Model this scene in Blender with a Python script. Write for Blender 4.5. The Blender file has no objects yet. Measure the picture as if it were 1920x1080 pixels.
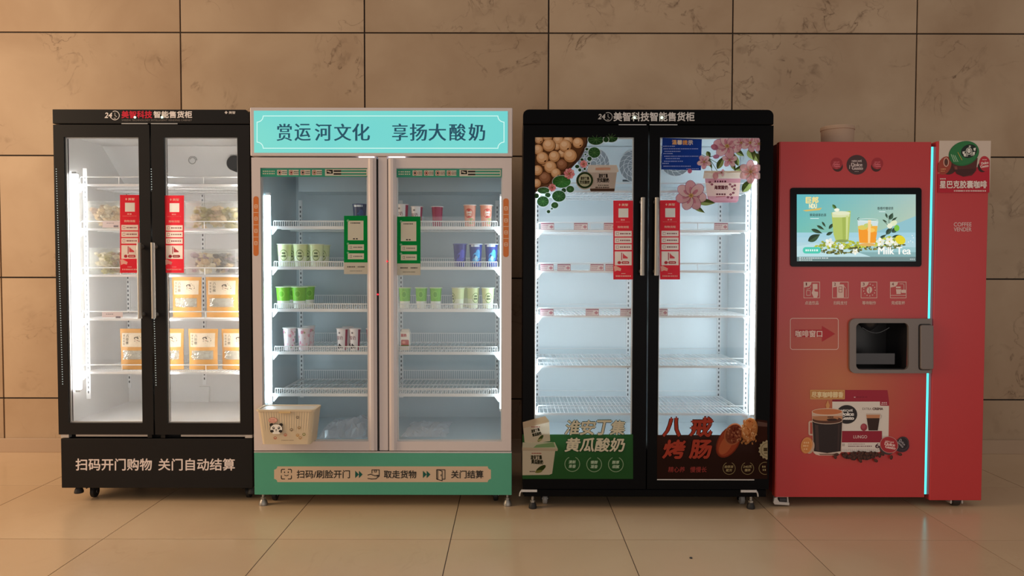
import bpy, math, random
from mathutils import Vector, Euler, Matrix, noise
random.seed(7)
SC = bpy.context.scene
COL = SC.collection
PI = math.pi

# ------------------------------------------------------------------ camera
F_PX, CAM_H, PITCH, ROLL = 1350.0, 1.24, math.atan(43 / 1350.0), math.radians(0.1)
cam_d = bpy.data.cameras.new('camera')
cam_d.sensor_width = 36.0
cam_d.lens = F_PX / 1920 * 36
cam_d.clip_start = 0.05
cam = bpy.data.objects.new('camera', cam_d)
COL.objects.link(cam)
CAM_ROT = Matrix.Rotation(PI / 2 - PITCH, 3, 'X') @ Matrix.Rotation(ROLL, 3, 'Z')
cam.matrix_world = Matrix.Translation((0, 0, CAM_H)) @ CAM_ROT.to_4x4()
SC.camera = cam

# ------------------------------------------------------------------ world, lamps, exposure
world = bpy.data.worlds.new('world')
SC.world = world
world.use_nodes = True
wbg = world.node_tree.nodes['Background']
wbg.inputs[0].default_value = (1.0, 0.93, 0.875, 1)
wbg.inputs[1].default_value = 0.33


def area(name, loc, target, sx, sy, power, color):
    d = bpy.data.lights.new(name, 'AREA')
    d.shape = 'RECTANGLE'
    d.size, d.size_y, d.energy, d.color = sx, sy, power, color
    o = bpy.data.objects.new(name, d)
    COL.objects.link(o)
    o.location = loc
    o.rotation_euler = (Vector(target) - Vector(loc)).to_track_quat('-Z', 'Y').to_euler()
    return o


area('warm_window_light', (-6.0, 1.9, 2.6), (-2.6, 4.0, 0.5), 2.2, 2.6, 198, (1.0, 0.71, 0.44))
area('glass_front_daylight', (2.0, -3.2, 1.0), (1.6, 4.0, 0.6), 8.0, 1.9, 58, (1.0, 0.95, 0.9))
SC.view_settings.view_transform = 'Standard'
SC.view_settings.look = 'None'
SC.view_settings.exposure = 0.0
SC.view_settings.gamma = 1.0
SC.view_settings.use_curve_mapping = False
SC.cycles.transparent_max_bounces = 32
SC.cycles.max_bounces = 14
SC.cycles.diffuse_bounces = 6


# ------------------------------------------------------------------ measuring
def W(px, py, Y):
    """where the sight line of a photograph point meets the upright plane at distance Y"""
    d = CAM_ROT @ Vector(((px - 960) / F_PX, (540 - py) / F_PX, -1))
    t = Y / d.y
    return d.x * t, CAM_H + d.z * t


def X(px, Y, py=540):
    return W(px, py, Y)[0]


def Z(py, Y, px=960):
    return W(px, py, Y)[1]


# ------------------------------------------------------------------ materials
def lin(h):
    h = h.lstrip('#')
    out = []
    for i in (0, 2, 4):
        c = int(h[i:i + 2], 16) / 255
        out.append(c / 12.92 if c <= 0.04045 else ((c + 0.055) / 1.055) ** 2.4)
    return (*out, 1)


_mats = {}


def pbr(name, col, rough=0.5, metal=0.0, spec=0.5, noise_amt=0.0, scale=20, bump=0.0):
    if name in _mats:
        return _mats[name]
    m = bpy.data.materials.new(name)
    m.use_nodes = True
    n, l = m.node_tree.nodes, m.node_tree.links
    b = n['Principled BSDF']
    c = lin(col) if isinstance(col, str) else (*col[:3], 1)
    b.inputs['Base Color'].default_value = c
    b.inputs['Roughness'].default_value = rough
    b.inputs['Metallic'].default_value = metal
    b.inputs['Specular IOR Level'].default_value = spec
    if noise_amt or bump:
        tc = n.new('ShaderNodeTexCoord')
        nz = n.new('ShaderNodeTexNoise')
        nz.inputs['Scale'].default_value = scale
        nz.inputs['Detail'].default_value = 4
        l.new(tc.outputs['Object'], nz.inputs['Vector'])
        if noise_amt:
            mx = n.new('ShaderNodeMix')
            mx.data_type = 'RGBA'
            mx.inputs['A'].default_value = tuple(x * (1 - noise_amt) for x in c[:3]) + (1,)
            mx.inputs['B'].default_value = tuple(min(1, x * (1 + noise_amt)) for x in c[:3]) + (1,)
            l.new(nz.outputs['Fac'], mx.inputs['Factor'])
            l.new(mx.outputs['Result'], b.inputs['Base Color'])
        if bump:
            bp = n.new('ShaderNodeBump')
            bp.inputs['Strength'].default_value = bump
            bp.inputs['Distance'].default_value = 0.004
            l.new(nz.outputs['Fac'], bp.inputs['Height'])
            l.new(bp.outputs['Normal'], b.inputs['Normal'])
    _mats[name] = m
    return m


def ink(h):
    return pbr('ink_' + h, h, 0.45, spec=0.3)


def film(h):
    """print on thin vinyl stuck to glass: half the light passes through"""
    k = 'film_' + h
    if k in _mats:
        return _mats[k]
    m = bpy.data.materials.new(k)
    m.use_nodes = True
    n, l = m.node_tree.nodes, m.node_tree.links
    n.remove(n['Principled BSDF'])
    d, t = n.new('ShaderNodeBsdfDiffuse'), n.new('ShaderNodeBsdfTranslucent')
    mx = n.new('ShaderNodeMixShader')
    mx.inputs[0].default_value = 0.5
    d.inputs[0].default_value = lin(h)
    t.inputs[0].default_value = lin(h)
    l.new(d.outputs[0], mx.inputs[1])
    l.new(t.outputs[0], mx.inputs[2])
    l.new(mx.outputs[0], n['Material Output'].inputs[0])
    _mats[k] = m
    return m


def glow(name, h, s):
    if name in _mats:
        return _mats[name]
    m = bpy.data.materials.new(name)
    m.use_nodes = True
    b = m.node_tree.nodes['Principled BSDF']
    b.inputs['Base Color'].default_value = (0.02, 0.02, 0.02, 1)
    b.inputs['Emission Color'].default_value = lin(h)
    b.inputs['Emission Strength'].default_value = s
    b.inputs['Specular IOR Level'].default_value = 0.1
    _mats[name] = m
    return m


def lit(h):
    return glow('lit_' + h, h, 1.0)


def clear(name, tint=(1, 1, 1), gloss=0.06, rough=0.02, haze=0.0):
    if name in _mats:
        return _mats[name]
    m = bpy.data.materials.new(name)
    m.use_nodes = True
    n, l = m.node_tree.nodes, m.node_tree.links
    n.remove(n['Principled BSDF'])
    t, g = n.new('ShaderNodeBsdfTransparent'), n.new('ShaderNodeBsdfGlossy')
    t.inputs[0].default_value = (*tint, 1)
    g.inputs['Roughness'].default_value = rough
    lw = n.new('ShaderNodeLayerWeight')
    lw.inputs[0].default_value = 0.25
    ma = n.new('ShaderNodeMath')
    ma.operation = 'MULTIPLY_ADD'
    ma.inputs[1].default_value = 0.7
    ma.inputs[2].default_value = gloss
    l.new(lw.outputs['Facing'], ma.inputs[0])
    pw = n.new('ShaderNodeMath')
    pw.operation = 'POWER'
    pw.inputs[1].default_value = 3
    l.new(lw.outputs['Facing'], pw.inputs[0])
    l.new(pw.outputs[0], ma.inputs[0])
    mx = n.new('ShaderNodeMixShader')
    l.new(ma.outputs[0], mx.inputs[0])
    l.new(t.outputs[0], mx.inputs[1])
    l.new(g.outputs[0], mx.inputs[2])
    last = mx
    if haze:
        d = n.new('ShaderNodeBsdfTranslucent')
        d.inputs[0].default_value = (.9, .92, .95, 1)
        d2 = n.new('ShaderNodeBsdfDiffuse')
        d2.inputs[0].default_value = (.9, .92, .95, 1)
        a = n.new('ShaderNodeMixShader')
        a.inputs[0].default_value = 0.5
        l.new(d.outputs[0], a.inputs[1])
        l.new(d2.outputs[0], a.inputs[2])
        m2 = n.new('ShaderNodeMixShader')
        m2.inputs[0].default_value = haze
        l.new(mx.outputs[0], m2.inputs[1])
        l.new(a.outputs[0], m2.inputs[2])
        last = m2
    l.new(last.outputs[0], n['Material Output'].inputs[0])
    _mats[name] = m
    return m


def stone(name, base, dark, vein, var, vein_amt, rough, spec, scale):
    """beige stone slabs: cloudy tone, thin broken veins, each slab a shade of its own"""
    m = bpy.data.materials.new(name)
    m.use_nodes = True
    n, l = m.node_tree.nodes, m.node_tree.links
    b = n['Principled BSDF']
    b.inputs['Roughness'].default_value = rough
    b.inputs['Specular IOR Level'].default_value = spec
    tc = n.new('ShaderNodeTexCoord')
    geo = n.new('ShaderNodeNewGeometry')
    off = n.new('ShaderNodeVectorMath')
    off.operation = 'MULTIPLY_ADD'
    cmb = n.new('ShaderNodeCombineXYZ')
    for i in range(3):
        l.new(geo.outputs['Random Per Island'], cmb.inputs[i])
    off.inputs[1].default_value = (17, 31, 23)
    l.new(cmb.outputs[0], off.inputs[0])
    l.new(tc.outputs['Object'], off.inputs[2])

    def nz(sc, det, dist=0.0):
        t = n.new('ShaderNodeTexNoise')
        t.inputs['Scale'].default_value = sc
        t.inputs['Detail'].default_value = det
        t.inputs['Distortion'].default_value = dist
        l.new(off.outputs[0], t.inputs['Vector'])
        return t.outputs['Fac']

    def ramp(src, stops):
        r = n.new('ShaderNodeValToRGB')
        e = r.color_ramp.elements
        e[0].position, e[0].color = stops[0][0], (*[stops[0][1]] * 3, 1)
        e[1].position, e[1].color = stops[-1][0], (*[stops[-1][1]] * 3, 1)
        for p, v in stops[1:-1]:
            q = e.new(p)
            q.color = (v, v, v, 1)
        l.new(src, r.inputs[0])
        return r.outputs[0]

    def mixc(f, a, bb):
        x = n.new('ShaderNodeMix')
        x.data_type = 'RGBA'
        for s, v in (('Factor', f), ('A', a), ('B', bb)):
            if isinstance(v, tuple):
                x.inputs[s].default_value = v
            elif isinstance(v, float):
                x.inputs[s].default_value = v
            else:
                l.new(v, x.inputs[s])
        return x.outputs['Result']

    def mul(a, bb):
        x = n.new('ShaderNodeMath')
        x.operation = 'MULTIPLY'
        for i, v in enumerate((a, bb)):
            if isinstance(v, float):
                x.inputs[i].default_value = v
            else:
                l.new(v, x.inputs[i])
        return x.outputs[0]
    cloud = ramp(nz(scale, 6, 0.4), [(0.3, 0.0), (0.75, 1.0)])
    c = mixc(cloud, lin(base), lin(dark))
    ridge = ramp(nz(scale * 2.2, 5, 1.2), [(0.485, 0.0), (0.5, 1.0), (0.515, 0.0)])
    mask = ramp(nz(scale * 1.3, 3), [(0.52, 0.0), (0.66, 1.0)])
    fine = ramp(nz(scale * 22, 3), [(0.35, 0.2), (0.65, 1.0)])
    c = mixc(mul(mul(mul(ridge, mask), fine), vein_amt), c, lin(vein))
    spot = mul(ramp(nz(scale * 7, 6, 0.5), [(0.55, 0.0), (0.75, 1.0)]), mul(mask, vein_amt * 0.6))
    c = mixc(spot, c, lin(vein))
    br = n.new('ShaderNodeMath')
    br.operation = 'MULTIPLY_ADD'
    br.inputs[1].default_value = var
    br.inputs[2].default_value = 1 - var / 2
    l.new(geo.outputs['Random Per Island'], br.inputs[0])
    hs = n.new('ShaderNodeHueSaturation')
    l.new(br.outputs[0], hs.inputs['Value'])
    l.new(c, hs.inputs['Color'])
    l.new(hs.outputs[0], b.inputs['Base Color'])
    bp = n.new('ShaderNodeBump')
    bp.inputs['Strength'].default_value = 0.08
    bp.inputs['Distance'].default_value = 0.003
    l.new(nz(scale * 12, 5), bp.inputs['Height'])
    l.new(bp.outputs[0], b.inputs['Normal'])
    return m


BLACK1 = pbr('charcoal_paint', (0.011, 0.0098, 0.0098), 0.42, spec=0.22, noise_amt=0.08)
BLACK3 = pbr('black_paint', (0.003, 0.003, 0.0036), 0.3, spec=0.06, noise_amt=0.08)
RUBBER = pbr('black_rubber', (0.012, 0.011, 0.011), 0.6)
WHITEP = pbr('white_cabinet_paint', (0.68, 0.6, 0.585), 0.35, noise_amt=0.02)
LINER = pbr('white_liner', (0.78, 0.78, 0.78), 0.3, noise_amt=0.02)
LINER2 = pbr('pale_grey_liner', (0.5, 0.58, 0.62), 0.25, noise_amt=0.02)
LINER3 = pbr('cool_white_liner', (0.74, 0.81, 0.84), 0.28, noise_amt=0.02)
WIRE = pbr('white_coated_wire', (0.85, 0.86, 0.87), 0.35)
STEEL = pbr('brushed_steel', (0.36, 0.335, 0.3), 0.45, metal=0.85)
PEWTER = pbr('pewter_grey_plastic', (0.2, 0.165, 0.15), 0.4, metal=0.25)
SILVER = pbr('silver_trim', (0.6, 0.58, 0.56), 0.35, metal=0.6)
GLASS = clear('door_glass', (0.985, 0.995, 0.995), 0.035)
CLEARP = clear('clear_plastic', (0.96, 0.96, 0.94), 0.05, 0.1, haze=0.16)
BAGP = clear('thin_white_plastic', (0.95, 0.97, 1), 0.08, 0.2, haze=0.75)
BAGC = clear('thin_clear_plastic', (0.95, 0.97, 1), 0.16, 0.12, haze=0.38)
GREENP = pbr('green_panel', '#4fa386', 0.4, noise_amt=0.03)
REDP = pbr('red_enamel', (0.58, 0.038, 0.042), 0.28, noise_amt=0.02)
DKRED = pbr('dark_red_enamel', (0.3, 0.02, 0.024), 0.35)
SLOT = pbr('dark_slot', (0.12, 0.13, 0.14), 0.6)

# ------------------------------------------------------------------ mesh builder
_glyph = {}


def glyphs(s):
    if s not in _glyph:
        c = bpy.data.curves.new('t', 'FONT')
        c.body = s
        c.resolution_u = 3
        o = bpy.data.objects.new('t', c)
        COL.objects.link(o)
        dg = bpy.context.evaluated_depsgraph_get()
        dg.update()
        m = o.evaluated_get(dg).to_mesh()
        vs = [(v.co.x, v.co.y) for v in m.vertices]
        fs = [tuple(p.vertices) for p in m.polygons]
        bpy.data.objects.remove(o)
        bpy.data.curves.remove(c)
        x0, x1 = min(v[0] for v in vs), max(v[0] for v in vs)
        y0, y1 = min(v[1] for v in vs), max(v[1] for v in vs)
        _glyph[s] = ([((a - x0) / (x1 - x0), (b - y0) / max(1e-6, y1 - y0)) for a, b in vs], fs)
    return _glyph[s]


class MB:
    def __init__(s):
        s.v, s.f, s.mi, s.mats = [], [], [], []

    def m(s, mat):
        if mat not in s.mats:
            s.mats.append(mat)
        return s.mats.index(mat)

    def add(s, vs, fs, mat):
        o, k = len(s.v), s.m(mat)
        s.v += [tuple(v) for v in vs]
        for f in fs:
            s.f.append(tuple(i + o for i in f))
            s.mi.append(k)
        return s

    def box(s, x0, x1, y0, y1, z0, z1, mat):
        x0, x1 = min(x0, x1), max(x0, x1)
        z0, z1 = min(z0, z1), max(z0, z1)
        vs = [(x, y, z) for x in (x0, x1) for y in (y0, y1) for z in (z0, z1)]
        return s.add(vs, [(0, 1, 3, 2), (4, 6, 7, 5), (0, 4, 5, 1), (2, 3, 7, 6), (0, 2, 6, 4), (1, 5, 7, 3)], mat)

    def prism(s, outline, y0, y1, mat):
        """an outline in x,z given depth from y0 to y1"""
        n = len(outline)
        vs = [(x, y0, z) for x, z in outline] + [(x, y1, z) for x, z in outline]
        fs = [tuple(range(n)), tuple(range(2 * n - 1, n - 1, -1))]
        fs += [(i, i + n, (i + 1) % n + n, (i + 1) % n) for i in range(n)]
        return s.add(vs, fs, mat)

    def tube(s, pts, r, mat, n=6):
        pts = [Vector(p) for p in pts]
        vs, fs = [], []
        for i, p in enumerate(pts):
            d = (pts[min(i + 1, len(pts) - 1)] - pts[max(i - 1, 0)]).normalized()
            up = Vector((0, 0, 1)) if abs(d.z) < 0.9 else Vector((0, 1, 0))
            a = d.cross(up).normalized()
            b = d.cross(a)
            for k in range(n):
                t = 2 * PI * (k + 0.5) / n
                vs.append(p + a * math.cos(t) * r + b * math.sin(t) * r)
        for i in range(len(pts) - 1):
            for k in range(n):
                fs.append((i * n + k, i * n + (k + 1) % n, (i + 1) * n + (k + 1) % n, (i + 1) * n + k))
        fs += [tuple(range(n - 1, -1, -1)), tuple(range((len(pts) - 1) * n, len(pts) * n))]
        return s.add(vs, fs, mat)

    def lathe(s, c, prof, mat, n=24, axis='Z'):
        vs, fs = [], []
        for r, h in prof:
            for k in range(n):
                t = 2 * PI * k / n
                a, b = r * math.cos(t), r * math.sin(t)
                v = (a, b, h) if axis == 'Z' else ((h, a, b) if axis == 'X' else (a, h, b))
                vs.append((c[0] + v[0], c[1] + v[1], c[2] + v[2]))
        for i in range(len(prof) - 1):
            for k in range(n):
                fs.append((i * n + k, i * n + (k + 1) % n, (i + 1) * n + (k + 1) % n, (i + 1) * n + k))
        fs += [tuple(range(n - 1, -1, -1)), tuple(range((len(prof) - 1) * n, len(prof) * n))]
        return s.add(vs, fs, mat)

    def patch(s, S, u0, u1, v0, v1, mat, nu=8, nv=8):
        vs = [S(u0 + (u1 - u0) * i / nu, v0 + (v1 - v0) * j / nv) for j in range(nv + 1) for i in range(nu + 1)]
        w = nu + 1
        return s.add(vs, [(j * w + i, j * w + i + 1, (j + 1) * w + i + 1, (j + 1) * w + i)
                          for j in range(nv) for i in range(nu)], mat)

    def text_on(s, S, t, u0, u1, v0, v1, mat):
        g, fs = glyphs(t)
        return s.add([S(u0 + (u1 - u0) * a, v0 + (v1 - v0) * b) for a, b in g], fs, mat)

    def build(s, name, parent=None, origin=None, smooth=0, bevel=0, **tags):
        o0 = Vector(origin) if origin else (Vector(parent['_at']) if parent else Vector((0, 0, 0)))
        me = bpy.data.meshes.new(name)
        me.from_pydata([Vector(v) - o0 for v in s.v], [], s.f)
        for m in s.mats:
            me.materials.append(m)
        me.polygons.foreach_set('material_index', s.mi)
        if smooth:
            me.polygons.foreach_set('use_smooth', [True] * len(me.polygons))
            me.set_sharp_from_angle(angle=math.radians(smooth))
        me.update()
        o = bpy.data.objects.new(name, me)
        COL.objects.link(o)
        o['_at'] = tuple(o0)
        if parent:
            o.parent = parent
        else:
            o.location = o0
        if bevel:
            b = o.modifiers.new('bevel', 'BEVEL')
            b.width, b.segments, b.limit_method = bevel, 2, 'ANGLE'
            b.angle_limit = math.radians(50)
        for k, v in tags.items():
            o[k] = v
        return o


def thing(name, label, cat, loc, group=None):
    o = bpy.data.objects.new(name, None)
    COL.objects.link(o)
    o.empty_display_size = 0.1
    o.location = loc
    o['_at'] = tuple(loc)
    o['label'], o['category'] = label, cat
    if group:
        o['group'] = group
    return o


def copy_tree(o, parent=None):
    c = o.copy()
    COL.objects.link(c)
    if parent:
        c.parent = parent
    for ch in list(o.children):
        copy_tree(ch, c)
    return c


class Art:
    """flat printing on an upright plane at distance Y, drawn with points measured on the photograph"""

    def __init__(s, Y, kind=ink, step=0.00007, mb=None):
        s.mb, s.Y, s.kind, s.step, s.k, s.clip = mb or MB(), Y, kind, step, 0, None

    def pt(s, x, y):
        X_, Z_ = W(x, y, s.Y)
        return (X_, s.Y - s.k * s.step, Z_)

    def raw(s, pts, fs, col):
        s.k += 1
        s.mb.add([s.pt(*p) for p in pts], fs, s.kind(col) if isinstance(col, str) else col)
        return s

    def poly(s, pts, col):
        if s.clip:
            x0, y0, x1, y1 = s.clip
            for ax, lim, sg in ((0, x0, 1), (0, x1, -1), (1, y0, 1), (1, y1, -1)):
                out = []
                for i, p in enumerate(pts):
                    q = pts[i - 1]
                    a, b = (p[ax] - lim) * sg, (q[ax] - lim) * sg
                    if (a >= 0) != (b >= 0):
                        t = b / (b - a)
                        out.append((q[0] + (p[0] - q[0]) * t, q[1] + (p[1] - q[1]) * t))
                    if a >= 0:
                        out.append(p)
                pts = out
                if len(pts) < 3:
                    return s
        return s.raw(pts, [tuple(range(len(pts)))], col)

    def rect(s, x0, y0, x1, y1, col):
        return s.poly([(x0, y0), (x1, y0), (x1, y1), (x0, y1)], col)

    def rrect(s, x0, y0, x1, y1, r, col):
        return s.poly(rr(x0, y0, x1, y1, r), col)

    def ell(s, cx, cy, rx, ry, col, rot=0, n=22, a0=0, a1=360):
        c, sn = math.cos(math.radians(rot)), math.sin(math.radians(rot))
        P = []
        full = a1 - a0 >= 360
        for i in range(n if full else n + 1):
            t = math.radians(a0 + (a1 - a0) * i / n)
            a, b = rx * math.cos(t), ry * math.sin(t)
            P.append((cx + a * c - b * sn, cy + a * sn + b * c))
        return s.poly(P, col)

    def line(s, pts, w, col, closed=False):
        s.k += 1
        n = len(pts)
        for i in range(n if closed else n - 1):
            (ax, ay), (bx, by) = pts[i], pts[(i + 1) % n]
            L = math.hypot(bx - ax, by - ay) or 1
            dx, dy = (bx - ax) / L * w / 2, (by - ay) / L * w / 2
            q = [(ax - dx - dy, ay - dy + dx), (bx + dx - dy, by + dy + dx), (bx + dx + dy, by + dy - dx), (ax - dx + dy, ay - dy - dx)]
            s.mb.add([s.pt(*p) for p in q], [(0, 1, 2, 3)], s.kind(col) if isinstance(col, str) else col)
        return s

    def ring(s, cx, cy, rx, ry, w, col, a0=0, a1=360, n=26):
        P = [(cx + rx * math.cos(math.radians(a0 + (a1 - a0) * i / n)), cy + ry * math.sin(math.radians(a0 + (a1 - a0) * i / n))) for i in range(n + 1)]
        Q = [(cx + (rx - w) * math.cos(math.radians(a0 + (a1 - a0) * i / n)), cy + (ry - w) * math.sin(math.radians(a0 + (a1 - a0) * i / n))) for i in range(n + 1)]
        return s.raw(P + Q, [(i, i + 1, n + 2 + i, n + 1 + i) for i in range(n)], col)

    def rframe(s, x0, y0, x1, y1, r, w, col):
        P, Q = rr(x0, y0, x1, y1, r), rr(x0 + w, y0 + w, x1 - w, y1 - w, max(0.3, r - w))
        n = len(P)
        return s.raw(P + Q, [(i, (i + 1) % n, n + (i + 1) % n, n + i) for i in range(n)], col)

    def text(s, t, x0, y0, x1, y1, col, bold=0, shear=0, rot=0, bx=None):
        g, fs = glyphs(t)
        cx, cy = (x0 + x1) / 2, (y0 + y1) / 2
        c, sn = math.cos(math.radians(rot)), math.sin(math.radians(rot))
        offs = [(0, 0)]
        if bold:
            offs = [(bold, 0), (-bold, 0), (0, bold), (0, -bold)]
        if bx:
            offs = [(bx * q / 2, 0) for q in (-2, -1, 0, 1, 2)]
        for ox, oy in offs:
            P = []
            for a, b in g:
                x = x0 + (x1 - x0) * a + ox + shear * (b - 0.5) * (y1 - y0)
                y = y1 - (y1 - y0) * b + oy
                x, y = x - cx, y - cy
                P.append((cx + x * c - y * sn, cy + x * sn + y * c))
            s.k -= 0.7 if (ox, oy) != offs[0] else 0
            s.raw(P, fs, col)
        return s

    def cells(s, rects):
        """a sheet cut from rectangles, later ones replacing earlier ones, nothing doubled"""
        xs = sorted({r[0] for r in rects} | {r[2] for r in rects})
        ys = sorted({r[1] for r in rects} | {r[3] for r in rects})
        s.k += 1
        for a, b in zip(xs, xs[1:]):
            for c, d in zip(ys, ys[1:]):
                col = None
                for r in rects:
                    if r[0] <= (a + b) / 2 <= r[2] and r[1] <= (c + d) / 2 <= r[3]:
                        col = r[4]
                if col:
                    s.mb.add([s.pt(a, c), s.pt(b, c), s.pt(b, d), s.pt(a, d)], [(0, 1, 2, 3)], s.kind(col))
        return s

    def dashes(s, x0, x1, y, h, col, n=7, seed=0):
        """lettering too small to read, as broken marks"""
        r = random.Random(seed + int(x0 * 7 + y * 13))
        st = (x1 - x0) / n
        s.k += 1
        for i in range(n):
            a = x0 + st * i
            b = a + st * r.uniform(.55, .85)
            s.mb.add([s.pt(a, y - h / 2), s.pt(b, y - h / 2), s.pt(b, y + h / 2), s.pt(a, y + h / 2)], [(0, 1, 2, 3)], s.kind(col))
        return s

    def build(s, name, parent, **t):
        return s.mb.build(name, parent, **t)


def rr(x0, y0, x1, y1, r, n=5):
    P = []
    for cx, cy, a in ((x1 - r, y0 + r, -90), (x1 - r, y1 - r, 0), (x0 + r, y1 - r, 90), (x0 + r, y0 + r, 180)):
        for i in range(n + 1):
            t = math.radians(a + 90 * i / n)
            P.append((cx + r * math.cos(t), cy + r * math.sin(t)))
    return P


def notched(x0, y0, x1, y1, r, n=6):
    P = []
    for cx, cy, a in ((x1, y0, 180), (x1, y1, 270), (x0, y1, 0), (x0, y0, 90)):
        for i in range(n + 1):
            t = math.radians(a - 90 * i / n)
            P.append((cx + r * math.cos(t), cy + r * math.sin(t)))
    return P


# ------------------------------------------------------------------ setting
WY = 4.73
wall_m = stone('wall_stone', '#bda488', '#a4886c', '#5c432c', 0.12, 0.85, 0.5, 0.3, 1.6)
floor_m = stone('floor_stone', '#d8bb98', '#cdae8b', '#a98a6c', 0.04, 0.15, 0.2, 0.5, 1.1)
JOINT = pbr('dark_joint', (0.03, 0.02, 0.014), 0.8)
GROUT = pbr('brown_grout', (0.07, 0.04, 0.022), 0.8)
mb = MB()
mb.box(-7, 7, WY + 0.012, WY + 0.12, 0, 4.4, JOINT)
xj = [X(683.5, WY, 100) + 1.197 * k for k in range(-5, 6)]
zj = [Z(748, WY) + 0.797 * k for k in range(0, 6)]
zj = [0.0] + zj
for a, b in zip(xj, xj[1:]):
    for c, d in zip(zj, zj[1:]):
        mb.box(a + .005, b - .005, WY, WY + 0.03, c + .005, d - .005, wall_m)
mb.build('wall_back', kind='structure')
mb = MB()
mb.box(-7, 7, -2.0, WY + 0.1, -0.06, -0.002, GROUT)
xf = [X(845, 3.216, 1015) + 0.785 * k for k in range(-9, 10)]
yf = [3.216 + 0.785 * k for k in range(-6, 3)]
for a, b in zip(xf, xf[1:]):
    for c, d in zip(yf, yf[1:]):
        mb.box(a + .002, b - .002, c + .002, min(d, WY + .05) - .002, -0.02, 0, floor_m)
mb.build('floor', kind='structure')
mb = MB()
mb.box(-7, 7, WY - 0.018, WY - 0.0005, 0.0, Z(824, WY - .018), pbr('baseboard_stone', '#b59a80', 0.4, noise_amt=0.06, scale=6))
mb.build('baseboard_back', bevel=0.002, kind='structure')


# ------------------------------------------------------------------ fittings
def caster(root, x, y, r, fork, wheel_m, z_top, swing=0.03):
    c = MB()
    c.box(x - .03, x + .03, y - .03, y + .03, z_top - .006, z_top, fork)
    for sx in (-1, 1):
        c.prism([(x + sx * .016, z_top - .006), (x + sx * .020, z_top - .006), (x + sx * .020, r * .8), (x + sx * .016, r * .8)], y - .012 + swing, y + .012 + swing, fork)
        c.box(x + sx * .014, x + sx * .020, y - .018, y + swing + .012, z_top - .02, z_top - .006, fork)
    o = c.build('caster', root, bevel=0.0015)
    w = MB()
    w.lathe((x, y + swing, r), [(r * .75, -.013), (r, -.009), (r, .009), (r * .75, .013)], wheel_m, 20, 'X')
    w.lathe((x, y + swing, r), [(r * .3, -.0155), (r * .3, .0155)], SILVER, 12, 'X')
    w.build('wheel', o, smooth=35)
    return o


def foot(root, x, y, z_top, mat, pad, rp=0.022, lift=0.0):
    f = MB()
    f.lathe((x, y, lift), [(.007, .03), (.007, z_top - lift)], mat, 12)
    f.lathe((x, y, lift), [(.013, .03), (.013, .042)], mat, 6)
    o = f.build('levelling_foot', root, smooth=35)
    p = MB()
    p.lathe((x, y, lift), [(rp, 0), (rp * 1.05, .006), (rp * .9, .018), (.013, .031)], pad, 20)
    p.build('foot_pad', o, smooth=40)
    return o


def led_bar(root, x, y, z0, z1, w, mat):
    b = MB()
    b.box(x - w / 2, x + w / 2, y - w / 2, y + w / 2, z0, z1, mat)
    o = b.build('led_bar', root, bevel=0.004)
    for z in (z0 - .012, z1):
        e = MB()
        e.box(x - w / 2 - .001, x + w / 2 + .001, y - w / 2 - .001, y + w / 2 + .001, z, z + .012, WIRE)
        e.build('end_cap', o)
    return o


def upright(root, x, y, z0, z1):
    u = MB()
    u.box(x - .011, x + .011, y - .006, y, z0, z1, WIRE)
    z = z0 + .03
    while z < z1 - .03:
        u.box(x - .0035, x + .0035, y - .0066, y - .006, z, z + .013, SLOT)
        z += .026
    return u.build('shelf_upright', root)


def shelf(root, x0, x1, yf, yb, z, style):
    """wire shelf with its upper face at z"""
    s_ = MB()
    t = 0.0045
    s_.box(x0, x1, yf - .004, yf + .004, z - (.012 if style == 'rail' else .016), z - .001, WIRE)
    s_.tube([(x0, yb, z - t), (x1, yb, z - t)], t, WIRE)
    for x in (x0 + .003, x1 - .003):
        s_.tube([(x, yf, z - t), (x, yb, z - t)], t, WIRE)
    for q in (.33, .66):
        y = yf + (yb - yf) * q
        s_.tube([(x0, y, z - 2 * t), (x1, y, z - 2 * t)], .0035, WIRE, 5)
    n = int((x1 - x0) / .021)
    for i in range(1, n):
        x = x0 + (x1 - x0) * i / n
        s_.tube([(x, yf + .004, z - .0022), (x, yb, z - .0022)], .0021, WIRE, 4)
    for sx, x in ((1, x0), (-1, x1)):       # end brackets
        s_.prism([(x, z - .004), (x, z - .045), (x + sx * .004, z - .045), (x + sx * .03, z - .014), (x + sx * .03, z - .004)], yf + .006, yf + .01, WIRE)
    o = s_.build('shelf', root)
    r = MB()
    if style == 'rail':
        h = .036
        a, b = x0 + .008, x1 - .008
        r.tube([(a, yf, z - .002), (a, yf, z + h - .006), (a + .006, yf, z + h), (b - .006, yf, z + h), (b, yf, z + h - .006), (b, yf, z - .002)], .0028, WIRE)
        m_ = (a + b) / 2
        r.tube([(m_, yf, z - .002), (m_, yf, z + h)], .002, WIRE, 5)
        h2 = .03
        r.build('guard_rail', o)
        r = MB()
        r.tube([(a, yb, z), (a, yb, z + h2), (b, yb, z + h2), (b, yb, z)], .0025, WIRE, 5)
    else:
        h = .028
        a, b = x0 + .012, x1 - .012
        for y, hh, p in ((yf, h, .0112), (yb, .052, .0125)):
            if y == yb:
                r.build('guard_rail', o)
                r = MB()
            r.box(a, b, y - .0018, y + .0018, z + hh - .005, z + hh, WIRE)
            k = int((b - a) / p)
            for i in range(k + 1):
                x = a + (b - a) * i / k
                r.box(x - .0016, x + .0016, y - .0015, y + .0015, z - .004, z + hh - .004, WIRE)
    r.build('rear_rail', o)
    return o


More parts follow.
